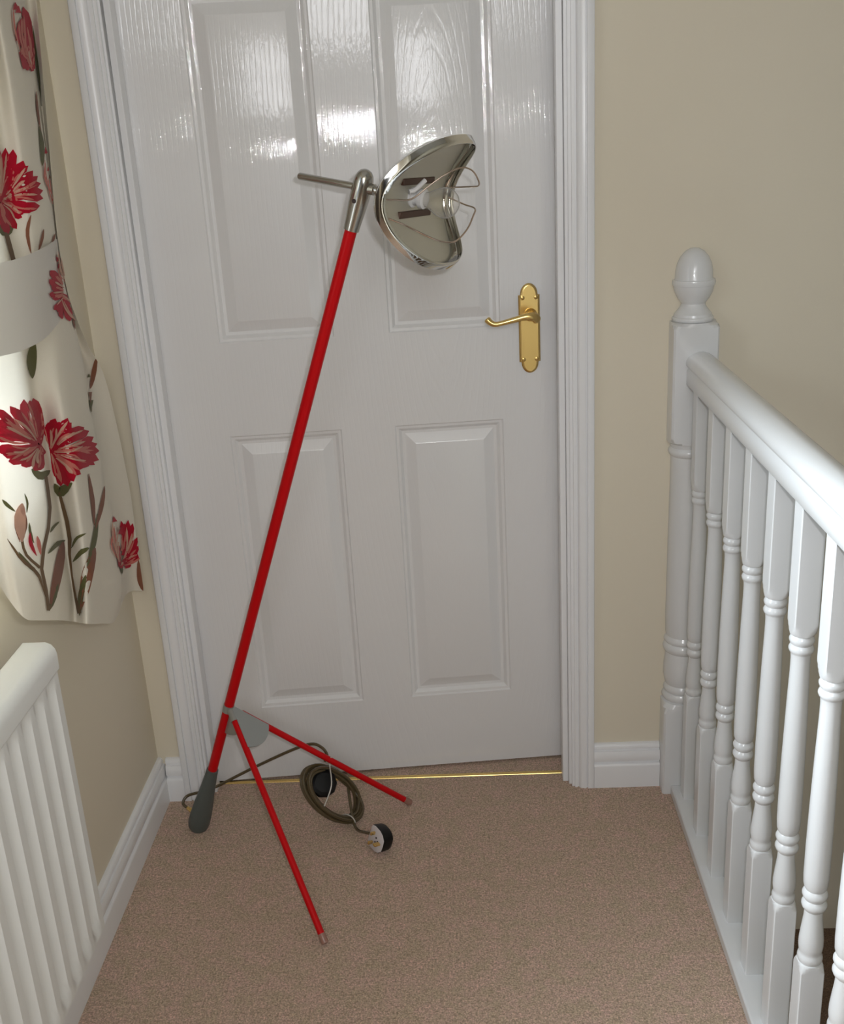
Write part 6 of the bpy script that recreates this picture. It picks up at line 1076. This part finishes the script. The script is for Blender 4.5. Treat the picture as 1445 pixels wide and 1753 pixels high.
TIEBACK_STITCH=[
('red',[1847,1323,1419,1291,746,1266,1856,1007,1829,1007,1802,1004]),
('red',[200,3959,828,3821,1283,3671,874,4153,1447,3999,1829,3818,1128,4318,1720,4184,2066,3987,1256,4543,1829,4409,2175,4209,1483,4778,1884,4647,2175,4459,1911,4853,1920,4844,1947,4825]),
('red',[1310,3368,1110,3265,901,3164,1947,3136,1802,3049,1620,2949,2293,2802,2120,2777,1929,2730,2557,2433,2375,2430,2166,2430,2730,2114,2584,2111,2411,2120,2730,1901,2712,1904,2702,1904]),
('red',[801,4093,1247,3915,1611,3737,1438,4199,1729,3993,1938,3752,1902,4246,2075,3987,2229,3687,2220,4153,2329,3909,2439,3655,2475,3868,2484,3849,2493,3831]),
('red',[983,3477,792,3349,546,3218,1674,3352,1501,3199,1247,3046,2029,3180,1884,3039,1711,2886,2320,2930,2184,2808,2020,2680,2520,2667,2411,2573,2302,2473,2575,2417,2566,2411,2557,2405]),
('red',[1683,2699,1183,2611,464,2533,2029,2461,1756,2361,1310,2236,2293,2158,2102,2098,1902,2011,2329,1895,2320,1889,2302,1886]),
('red',[0,4534,955,4371,1592,4193,819,4656,1374,4493,1765,4331,1574,4590,1601,4578,1629,4565]),
('red',[573,4103,1137,3924,1601,3743,1083,4234,1592,4046,1920,3809,1556,4365,1911,4137,2175,3831,1902,4409,2129,4181,2311,3915,2238,4218,2257,4196,2266,4181]),
('red',[1829,2802,1429,2752,819,2692,2147,2464,1856,2445,1383,2376,2448,2064,2166,2079,1820,2054,2648,1710,2429,1717,2184,1720,2621,1473,2602,1473,2584,1473]),
('red',[1793,1764,1274,1717,437,1689,1702,1495,1656,1492,1638,1488]),
('red',[692,3655,801,3518,883,3371,1383,3655,1492,3490,1592,3321,1793,3649,1884,3446,1965,3246,2084,3602,2166,3368,2257,3124,2320,3465,2384,3268,2457,3061,2520,3208,2520,3199,2530,3180]),
('red',[864,3680,955,3521,1065,3371,1647,3665,1674,3480,1711,3302,2075,3527,2047,3349,2002,3180,2402,3261,2348,3105,2284,2949,2639,2983,2584,2867,2539,2739,2748,2717,2748,2708,2739,2702]),
('pale',[846,2608,692,2602,500,2617,1310,2154,1110,2164,919,2173,1547,1748,1365,1760,1146,1776,1665,1320,1483,1338,1247,1360,1683,932,1538,951,1347,966,1583,704,1574,707,1556,700]),
('pale',[655,2402,355,2417,0,2423,855,2073,591,2095,209,2114,992,1723,728,1748,337,1776,1028,1407,801,1432,510,1457,864,1207,855,1210,837,1210]),
('pale',[855,3218,801,3205,719,3193,1146,3136,1056,3118,955,3089,1492,3014,1419,2999,1319,2974,1783,2892,1702,2867,1629,2836,1975,2761,1902,2736,1838,2705,2147,2605,2084,2580,2020,2552,2293,2439,2247,2417,2193,2402,2348,2311,2348,2308,2348,2305]),
('pale',[446,3634,491,3612,546,3583,1037,3668,1083,3640,1137,3612,1529,3715,1574,3680,1620,3646,1802,3755,1847,3712,1884,3671,2011,3790,2047,3743,2093,3687,2175,3796,2211,3749,2238,3705,2302,3755,2302,3755,2302,3752]),
('pink',[937,3308,892,3283,855,3271,1201,3261,1137,3233,1065,3196,1510,3196,1456,3158,1383,3124,1756,3114,1702,3074,1647,3030,1920,3024,1874,2986,1829,2939,2084,2927,2038,2883,2002,2830,2211,2808,2175,2774,2147,2733,2266,2695,2266,2692,2266,2689]),
('pink',[537,3396,464,3377,419,3355,801,3358,746,3330,682,3305,1119,3299,1046,3261,983,3230,1447,3240,1383,3196,1301,3152,1665,3177,1611,3130,1556,3080,1856,3096,1811,3046,1747,2996,1984,3005,1956,2961,1911,2927,2038,2908,2038,2905,2038,2899]),
('pink',[728,3155,582,3139,391,3127,1283,2930,1128,2911,965,2899,1674,2720,1556,2705,1419,2686,1947,2477,1865,2464,1756,2452,2138,2230,2075,2226,2002,2223,2220,2048,2211,2051,2211,2048]),
('pink',[655,3118,555,3114,437,3108,864,3036,755,3030,610,3011,1137,2917,992,2908,855,2899,1410,2792,1265,2777,1101,2761,1629,2677,1501,2661,1347,2642,1811,2545,1702,2530,1565,2502,1929,2417,1856,2405,1765,2392,1947,2317,1947,2314,1938,2314]),
('pale',[0,3793,237,3759,409,3743,564,3912,710,3884,837,3852,819,4028,955,3996,1092,3962,1019,4149,1174,4118,1338,4087,1228,4243,1356,4231,1465,4209,1456,4309,1465,4306,1474,4306]),
('pink',[792,2767,582,2761,300,2758,1146,2589,955,2573,773,2561,1574,2405,1429,2373,1256,2355,1838,2217,1765,2198,1674,2179,1938,2067,1938,2064,1929,2064]),
('pink',[619,3121,519,3114,409,3108,874,3014,773,3008,664,3002,1219,2858,1083,2849,955,2842,1547,2699,1419,2674,1274,2670,1765,2542,1665,2530,1547,2517,1956,2367,1874,2355,1774,2345,2093,2192,2029,2189,1965,2179,2138,2064,2138,2061,2129,2064]),
('pink',[337,3183,200,3177,27,3174,928,2930,837,2927,755,2921,1410,2652,1310,2649,1192,2633,1665,2398,1574,2395,1474,2402,1820,2120,1738,2129,1638,2139,1911,1864,1847,1873,1765,1886,1920,1698,1911,1695,1902,1692]),
('pale',[610,2570,519,2567,428,2561,1110,2342,1028,2339,937,2339,1520,2111,1429,2108,1338,2108,1665,1901,1574,1911,1474,1920,1665,1698,1565,1714,1447,1732,1592,1520,1492,1535,1383,1551,1438,1413,1429,1413,1419,1413]),
('pink',[682,3568,710,3543,737,3515,928,3574,955,3524,1001,3496,1283,3574,1328,3524,1365,3477,1592,3574,1629,3515,1656,3452,1793,3565,1820,3493,1856,3421,1965,3537,1993,3455,2029,3371,2120,3471,2138,3402,2166,3327,2229,3365,2229,3358,2229,3355]),
('pink',[455,3540,464,3515,473,3493,874,3521,874,3490,883,3443,1356,3493,1374,3449,1383,3405,1729,3458,1747,3405,1765,3349,1947,3421,1965,3358,1993,3290,2138,3371,2166,3293,2193,3215,2302,3290,2329,3221,2348,3158,2429,3177,2429,3174,2429,3171]),
('pink',[18,3949,346,3921,546,3893,564,4124,764,4096,928,4062,801,4278,983,4246,1183,4212,955,4443,1183,4409,1374,4381,1146,4603,1319,4578,1465,4550,1392,4703,1410,4703,1419,4703]),
('pale',[437,3480,419,3452,391,3424,1110,3408,1092,3371,1074,3330,1647,3340,1638,3293,1638,3243,1947,3249,1947,3196,1947,3139,2202,3121,2202,3061,2202,3002,2402,2971,2411,2917,2411,2867,2539,2827,2539,2824,2539,2821]),
('pink',[218,3558,273,3530,309,3499,719,3562,755,3521,792,3480,1219,3555,1256,3502,1292,3452,1647,3540,1665,3477,1683,3415,1920,3477,1920,3412,1911,3346,2138,3365,2129,3296,2120,3230,2311,3218,2302,3164,2293,3111,2411,3077,2411,3071,2411,3068])]



def cr(P, t):
    n_ = len(P)
    i = np.clip(np.floor(t).astype(int), 0, n_ - 2)
    fr = (t - i).reshape((-1,) + (1,) * (P.ndim - 1))
    p0, p1, p2, p3 = P[np.clip(i - 1, 0, n_ - 1)], P[i], P[i + 1], P[np.clip(i + 2, 0, n_ - 1)]
    return 0.5 * ((2 * p1) + (p2 - p0) * fr + (2 * p0 - 5 * p1 + 4 * p2 - p3) * fr * fr + (3 * p1 - p0 - 3 * p2 + p3) * fr ** 3)


def point(G, u, v):
    return cr(cr(G, np.array([u]))[0], np.array([v]))[0]


def cloth(name, G, stitches, base, nu, nv):
    G = np.array(G)
    U = np.linspace(0, len(G) - 1, nu)
    V = np.linspace(0, G.shape[1] - 1, nv)
    P = cr(cr(G, U).swapaxes(0, 1), V).swapaxes(0, 1)
    mb = MB()
    verts = [tuple(P[i, j]) for i in range(nu) for j in range(nv)]
    mb.add(verts, [(i * nv + j, (i + 1) * nv + j, (i + 1) * nv + j + 1, i * nv + j + 1) for i in range(nu - 1) for j in range(nv - 1)])
    names = ['red', 'pink', 'pale', 'green', 'brown', 'stem']
    lift = {'green': 0.0009, 'brown': 0.0011, 'stem': 0.0012, 'red': 0.0014, 'pink': 0.0020, 'pale': 0.0024}
    for k, (mname, q) in enumerate(stitches):
        vs, fs = [], []
        rows = len(q) // 6
        h_ = lift[mname] + 0.0005 + 0.0004 * ((k * 7) % 5) / 5
        for j in range(rows * 3):
            u, v = q[2 * j] / 1000, q[2 * j + 1] / 1000
            c = point(G, u, v)
            du = point(G, min(u + 0.05, len(G) - 1), v) - point(G, max(u - 0.05, 0), v)
            dv = point(G, u, min(v + 0.05, G.shape[1] - 1)) - point(G, u, max(v - 0.05, 0))
            nn = np.cross(du, dv)
            nn /= np.linalg.norm(nn) + 1e-12
            if nn[0] * (0 - c[0]) + nn[1] * (0 - c[1]) < 0:
                nn = -nn
            vs.append(tuple(c + nn * (h_ + (0.0005 if j % 3 == 1 else 0))))
        for i in range(rows - 1):
            for s_ in (0, 1):
                fs.append((i * 3 + s_, i * 3 + s_ + 1, i * 3 + s_ + 4, i * 3 + s_ + 3))
        mb.add(vs, fs, 1 + names.index(mname))
    return mb.build(name, base, angle=80, mats=[base] + [M['stitch_' + x] for x in names])


cur = cloth('curtain', CURTAIN_GRID, CURTAIN_STITCH, M['curtain'], 250, 320)
tag(cur, 'cream curtain embroidered with red carnations, drawn back at the window on the left', 'curtain')
tb = cloth('curtain_tieback', TIEBACK_GRID, TIEBACK_STITCH, M['tieback'], 150, 50)
tag(tb, 'pale fabric band with one pinkish red flower tying the cream curtain back', 'tieback')

# ------------------------------------------------------------------ red tripod floor lamp
A = Vector((-0.5787, 1.8544, 0.0))
P = Vector((0.3313, -0.1286, 0.9347)).normalized()
J = Vector((-0.4699, 1.8121, 0.3070))
LEG_B = Vector((-0.2744, 1.5053, 0.004))
LEG_C = Vector((-0.1383, 1.9144, 0.004))
lamp = empty('floor_lamp', A)
tag(lamp, 'red tripod floor lamp with a chrome clam-shaped shade leaning before the white door', 'floor lamp')

p_ = MB()
p_.tube([A + P * 0.12, A + P * 1.283], 0.0096, 24)
p_.build('pole', M['red'], lamp)
ft = MB()
ft.lathe(A, P, [(-0.0035, 0.0005), (-0.0025, 0.009), (0.001, 0.0155), (0.008, 0.0200), (0.018, 0.0220), (0.040, 0.0218), (0.075, 0.0190), (0.110, 0.0155), (0.145, 0.0126), (0.164, 0.0116), (0.165, 0.0100)], 32)
foot = ft.build('foot', M['foot'], lamp)
for E, name in ((LEG_B, 'front'), (LEG_C, 'back')):
    dl = (E - J)
    L = dl.length
    dl.normalize()
    r0 = 0.0062
    g = MB()
    g.tube([J + dl * 0.030, J + dl * (L - 0.016)], r0, 16)
    leg = g.build('leg', M['red'], lamp)
    g = MB()
    g.tube([J + dl * (L - 0.0175), J + dl * (L - 0.002), J + dl * L], [0.0068, 0.0068, 0.0060], 16)
    g.build('leg_cap', M['cap'], leg)

# zinc bracket: webs between pole and legs with rounded lower edges, and a socket for the front leg
dB, dC, dP = (LEG_B - J).normalized(), (LEG_C - J).normalized(), -P


def web(b, d1, d2, r1, r2, bulge, n=12, shift=0.0):
    th = d1.angle(d2)
    axis = d1.cross(d2).normalized()
    if axis.dot(FWD) > 0:
        off0 = axis * -shift
    else:
        off0 = axis * shift
    arc = []
    for k in range(n + 1):
        t = k / n
        dd = Matrix.Rotation(th * t, 3, axis) @ d1
        arc.append(J + dd * ((r1 * (1 - t) + r2 * t) * (1 + bulge * math.sin(math.pi * t))))
    tip = [J + d1 * 0.004, J + d2 * 0.004]
    vs = []
    for off in (-0.0009, 0.0009):
        vs += [p + off0 + axis * off for p in [tip[0]] + arc + [tip[1]]]
    m_ = n + 3
    fs = [tuple(range(m_)), tuple(reversed(range(m_, 2 * m_)))]
    for k in range(m_):
        fs.append((k, (k + 1) % m_, m_ + (k + 1) % m_, m_ + k))
    b.add(vs, fs)


bk = MB()
web(bk, dP, dB, 0.062, 0.058, -0.06)
web(bk, dB, dC, 0.092, 0.090, 0.06, shift=0.0060)
web(bk, dC, dP, 0.060, 0.058, -0.05)
bk.tube([J + dB * 0.004, J + dB * 0.033], [0.0062, 0.0078], 16)
bk.tube([J - P * 0.012, J + P * 0.004], 0.0106, 20)
bk.build('bracket', M['zinc'], lamp, angle=30)

# head joint, handle rod
HEAD = Vector((-0.1331, 1.6814, 1.2570))
PSI, BETA = math.radians(62), math.radians(10.5)
e1 = Vector((0.9434, 0.0605, -0.3261)).normalized()
e2 = Vector((0.0146, -0.9899, -0.1414)).normalized()
O0 = e1 * math.sin(PSI) + e2 * math.cos(PSI)
O = (O0 * math.cos(BETA) + P * math.sin(BETA)).normalized()
Q = (P * math.cos(BETA) - O0 * math.sin(BETA)).normalized()
AX = P.cross(O0).normalized()
if AX.dot(e1) < 0:
    AX = -AX
jt = MB()
jt.lathe(A, P, [(1.279, 0.0100), (1.279, 0.0122), (1.284, 0.0124), (1.315, 0.0148), (1.332, 0.0156), (1.350, 0.0156), (1.358, 0.0148), (1.365, 0.0126), (1.370, 0.0090), (1.3725, 0.0040), (1.373, 0.0003)], 32)
jt.lathe(HEAD + O * 0.010, O, [(0, 0.0085), (0.012, 0.0085), (0.014, 0.0065), (0.020, 0.0060)], 20)
joint = jt.build('head_joint', M['nickel'], lamp)
sv = -FWD
sv = (sv - P * sv.dot(P)).normalized()
scw = MB()
scw.lathe(A + P * 1.325 + (sv * 0.95 - e1 * 0.31) * 0.0140, sv * 0.95 - e1 * 0.31, [(0, 0.0035), (0.0015, 0.0033), (0.0015, 0.0001)], 12)
scw.build('screw', M['dark'], joint)
hr = MB()
hr.tube([HEAD + O * 0.006, HEAD - O * 0.111, HEAD - O * 0.113], [0.0056, 0.0056, 0.0048], 20)
hr.build('handle_rod', M['nickel'], lamp)

# clam shade: a round sheet bent about AX with a turned-up lip
S0 = HEAD + O * 0.083
RS, FK, FC = 0.123, 1.30, 0.082
LIPR = [0, 0.0060, 0.0082, 0.0074, 0.0058, 0.0040, 0.0022]
LIPO = [0, 0.0012, 0.0045, 0.0080, 0.0115, 0.0150, 0.0185]
_q = np.linspace(0, 0.2, 801)
_o = FK * (np.sqrt(_q ** 2 + FC ** 2) - FC)
_s = np.concatenate([[0], np.cumsum(np.hypot(np.diff(_q), np.diff(_o)))])


def shade_pt(rr, th, lift=0.0):
    k = max(0.0, (rr - 0.88) / 0.12)
    if k == 0:
        r_, off = RS * rr, lift
    else:               # the rim turns up and curls slightly inwards
        kk = k * (len(LIPR) - 1)
        r_ = RS * 0.88 + float(np.interp(kk, range(len(LIPR)), LIPR))
        off = float(np.interp(kk, range(len(LIPO)), LIPO))
    tw = abs((th + math.pi) % (2 * math.pi) - math.pi)
    r_ *= 1.0 + 0.11 * math.exp(-((tw - 0.95) / 0.42) ** 2)
    u, v = r_ * math.cos(th), r_ * math.sin(th)
    q = float(np.interp(abs(v), _s, _q)) * (1 if v >= 0 else -1)
    o_ = FK * (math.sqrt(q * q + FC * FC) - FC)
    sl = FK * q / math.sqrt(q * q + FC * FC)
    nrm = (O - Q * sl) / math.sqrt(1 + sl * sl)
    if k:
        nrm = (O * 0.3 + nrm * 0.7).normalized()
    return S0 + AX * u + Q * q + O * o_ + nrm * off


def shade_mesh(r0, r1, nr, name, material, lift, parent):
    b = MB()
    seg = 96
    rings = [[shade_pt(r0 + (r1 - r0) * i / nr, 2 * math.pi * k / seg, lift) for k in range(seg)] for i in range(nr + 1)]
    b.rings(rings, cap=False)
    if r0 < 0.05:
        b.add([S0 + O * lift] + rings[0], [(0, 1 + (k + 1) % seg, 1 + k) for k in range(seg)])
    return b.build(name, material, parent, angle=60, solid=0.0014)


shade = shade_mesh(0.02, 1.0, 26, 'lamp_shade', M['chrome'], 0.0, lamp)
shade_mesh(0.02, 0.87, 18, 'reflector', M['reflector'], 0.0022, shade)


def loc(u, q, o_):
    return S0 + AX * u + Q * q + O * o_


# lamp holder, bulb, side strips
hb = MB()
hb.lathe(loc(0, 0, 0.003), O, [(0, 0.0150), (0.003, 0.0150), (0.004, 0.0110), (0.013, 0.0110), (0.014, 0.0145), (0.021, 0.0145), (0.023, 0.0110)], 28)
hold = hb.build('lamp_holder', M['ceramic'], shade)
lb = MB()
lb.tube(catmull([loc(-0.030, 0.010, 0.012), loc(-0.022, 0.014, 0.018), loc(-0.006, 0.027, 0.024)], 6), 0.0035, 10)
lb.build('lead', M['ceramic'], shade)
bu = MB()
bu.lathe(loc(0, 0, 0.0255), O, [(0, 0.0105), (0.006, 0.0120), (0.014, 0.0165), (0.022, 0.0205), (0.032, 0.0225), (0.041, 0.0205), (0.048, 0.0150), (0.052, 0.0080), (0.0535, 0.0005)], 32)
bu.build('bulb', M['bulb'], shade)
for sq in (1, -1):
    sb = MB()
    sb.obox(loc(0.004, 0.0235 * sq, 0.0075), AX, Q, O, 0.100, 0.0095, 0.006)  # plain dark bars either side of the lamp holder
    sb.build('side_strip', M['umber'], shade, bevel=0.0008)
WIRE_1 = [(-0.1120, 0.0015, 0.0052), (-0.0850, 0.0023, 0.0184), (-0.0620, 0.0044, 0.0331), (-0.0450, 0.0249, 0.0507), (-0.0300, 0.0439, 0.0685), (-0.0100, 0.0532, 0.0808), (0.0100, 0.0505, 0.0877), (0.0300, 0.0397, 0.0896), (0.0500, 0.0267, 0.0845), (0.0800, 0.0184, 0.0488), (0.1050, 0.0108, 0.0110)]
WIRE_2 = [(-0.1120, -0.0175, 0.0056), (-0.0850, -0.0280, 0.0344), (-0.0650, -0.0369, 0.0476), (-0.0450, -0.0469, 0.0700), (-0.0250, -0.0501, 0.0843), (-0.0050, -0.0469, 0.0876), (0.0150, -0.0326, 0.0914), (0.0350, -0.0156, 0.0892), (0.0500, -0.0063, 0.0838), (0.0750, -0.0063, 0.0548), (0.1000, -0.0033, 0.0154)]

for W in (WIRE_1, WIRE_2):
    g = MB()
    g.tube(catmull([loc(*c) for c in W], 6), 0.00125, 8)
    g.build('wire_guard', M['wire'], shade)

# ------------------------------------------------------------------ flex, coil, switch and plug of the lamp
COIL_C = (-0.2901, 1.8560, 0.0715)
COIL_A = (0.0249, -0.0113, -0.0633)
COIL_B = (0.0484, 0.0401, -0.0307)
nip = MB()
ax_n = Vector((-0.82, 0.50, 0.25)).normalized()
nip.lathe(A + P * 0.034 + ax_n * 0.018, ax_n, [(0, 0.0048), (0.010, 0.0048), (0.012, 0.0040), (0.018, 0.0040)], 16)
nip.build('cord_grip', M['brass'], foot)
c0 = A + P * 0.034 + ax_n * 0.034
CORD = [c0, (-0.6080, 1.877, 0.0460), (-0.6000, 1.887, 0.0570), (-0.5760, 1.905, 0.0540), (-0.5453, 1.920, 0.0560), (-0.5188, 1.922, 0.0685), (-0.4547, 1.918, 0.1035), (-0.3728, 1.897, 0.1525),
        (-0.3302, 1.887, 0.1710), (-0.3080, 1.878, 0.1670), (-0.2985, 1.874, 0.1520), (-0.3040, 1.872, 0.1390)]
g = MB()
g.tube(catmull(CORD, 8), 0.0031, 10)
cord = g.build('power_cord', M['cord'], lamp)
CC = Vector(COIL_C)
CA = Vector(COIL_A)
CB = Vector(COIL_B)
CN = CA.cross(CB).normalized()
if CN.y > 0:
    CN = -CN
rnd = random.Random(4)
offs = [(-0.0110, 0.0), (-0.0040, 0.002), (0.0036, -0.0005), (0.0105, 0.001), (-0.0065, -0.0064), (0.0050, -0.0060), (0.0004, 0.0078), (-0.0088, 0.0062)]
spiral = []
NP = 40
for t_, (dn, dr) in enumerate(offs):
    nx = offs[(t_ + 1) % len(offs)]
    for k in range(NP):
        fr = k / NP
        s_ = max(0.0, (fr - 0.8) / 0.2)
        s_ = s_ * s_ * (3 - 2 * s_)
        dn_, dr_ = dn + (nx[0] - dn) * s_, dr + (nx[1] - dr) * s_
        if t_ == len(offs) - 1:
            dn_, dr_ = dn, dr
        ang = 2 * math.pi * fr + 2.2
        k_ = 0.96 + dr_ / 0.07 - 0.085
        spiral.append(CC + (CA * math.cos(ang) + CB * math.sin(ang)) * k_ + CN * dn_)
g = MB()
g.tube(spiral, 0.0032, 8)
coil = g.build('cord_coil', M['cord'], lamp)


def band(ang, name):
    base = CC + (CA * math.cos(ang) + CB * math.sin(ang)) * 0.89
    er = (CA * math.cos(ang) + CB * math.sin(ang)).normalized()
    pts = [base + er * (0.0145 * math.cos(q)) + CN * (0.0180 * math.sin(q)) for q in [2 * math.pi * k / 14 for k in range(14)]]
    b_ = MB()
    b_.tube(pts, 0.0012, 6, closed=True)
    return b_.build(name, M['tie'], coil)


band(0.12, 'cable_tie')
b_ = MB()
top_t = CC + (CA * math.cos(2.95) + CB * math.sin(2.95)) * 0.98 + CN * 0.016
bot_t = CC + (CA * math.cos(-1.05) + CB * math.sin(-1.05)) * 0.86 + CN * 0.016
b_.tube(catmull([top_t + Vector((0.004, 0, 0.02)), top_t, (top_t + bot_t) / 2 + CN * 0.014, bot_t], 6), 0.0013, 6)
b_.build('cable_tie', M['tie'], coil)
sw = MB()
SC = CC + CA * -0.36 + CB * -0.22 + CN * 0.002
san = (CN * 0.9 + Vector((-0.35, 0, 0.1))).normalized()
sw.lathe(SC - san * 0.011, san, [(0, 0.0005), (0.0005, 0.022), (0.004, 0.0275), (0.012, 0.0295), (0.018, 0.0270), (0.022, 0.0200), (0.0235, 0.0005)], 10)
sw.build('inline_switch', M['black'], coil, angle=25)

# plug lying on the carpet, pins towards the viewer
PC = Vector((-0.1990, 1.7590, 0.0285))
pn_ = Vector((-0.74, -0.62, 0.24)).normalized()
up_ = Vector((0.8, -0.75, -0.25))
up_ = (up_ - pn_ * up_.dot(pn_)).normalized()
sd_ = pn_.cross(up_)
if sd_.z < 0:
    sd_ = -sd_
OUT = [(-0.0225, -0.0150), (-0.0205, -0.0215), (-0.012, -0.0245), (0.004, -0.0245), (0.014, -0.0205), (0.0215, -0.0125), (0.0225, 0.0), (0.0215, 0.0125), (0.014, 0.0205), (0.004, 0.0245), (-0.012, 0.0245), (-0.0205, 0.0215), (-0.0225, 0.0150)]


def ring(k, dep):
    return [PC + up_ * (a_ * k) + sd_ * (b2 * k) + pn_ * dep for a_, b2 in OUT]


g = MB()
g.rings([ring(0.72, -0.0270), ring(0.88, -0.0250), ring(0.97, -0.018), ring(1.0, -0.004), ring(1.0, 0.0)])
plug = g.build('plug', M['black'], lamp, angle=40)
g = MB()
g.rings([ring(0.985, -0.001), ring(0.985, 0.0008), ring(0.95, 0.0014)])
face = g.build('plug_face', M['plug_face'], plug, angle=40)
for nm, a_, b2, wa, wb_, ln in (('pin', -0.0085, 0.0110, 0.0040, 0.0063, 0.0105), ('pin', -0.0085, -0.0110, 0.0040, 0.0063, 0.0105), ('pin', 0.0115, 0.0, 0.0080, 0.0040, 0.0135)):
    g = MB()
    g.obox(PC + up_ * a_ + sd_ * b2 + pn_ * (ln / 2 + 0.001), up_, sd_, pn_, wa, wb_, ln)
    g.build(nm, M['brass'], plug, bevel=0.0006)
    g = MB()
    g.lathe(PC + up_ * (a_ * 0.3 + 0.002) + sd_ * (b2 * 0.42) + pn_ * 0.0012, pn_, [(0, 0.0022), (0.0008, 0.0020), (0.0008, 0.0001)], 10)
    g.build('plug_screw', M['dark'], plug)
end = spiral[-1]
g = MB()
g.tube(catmull([end, CC + CA * 1.0 + CN * 0.004 + Vector((0.012, -0.004, -0.001)), PC - up_ * 0.040 + Vector((0, 0, -0.012)), PC - up_ * 0.020 - pn_ * 0.010], 8), 0.0031, 10)
g.build('plug_cord', M['cord'], lamp)
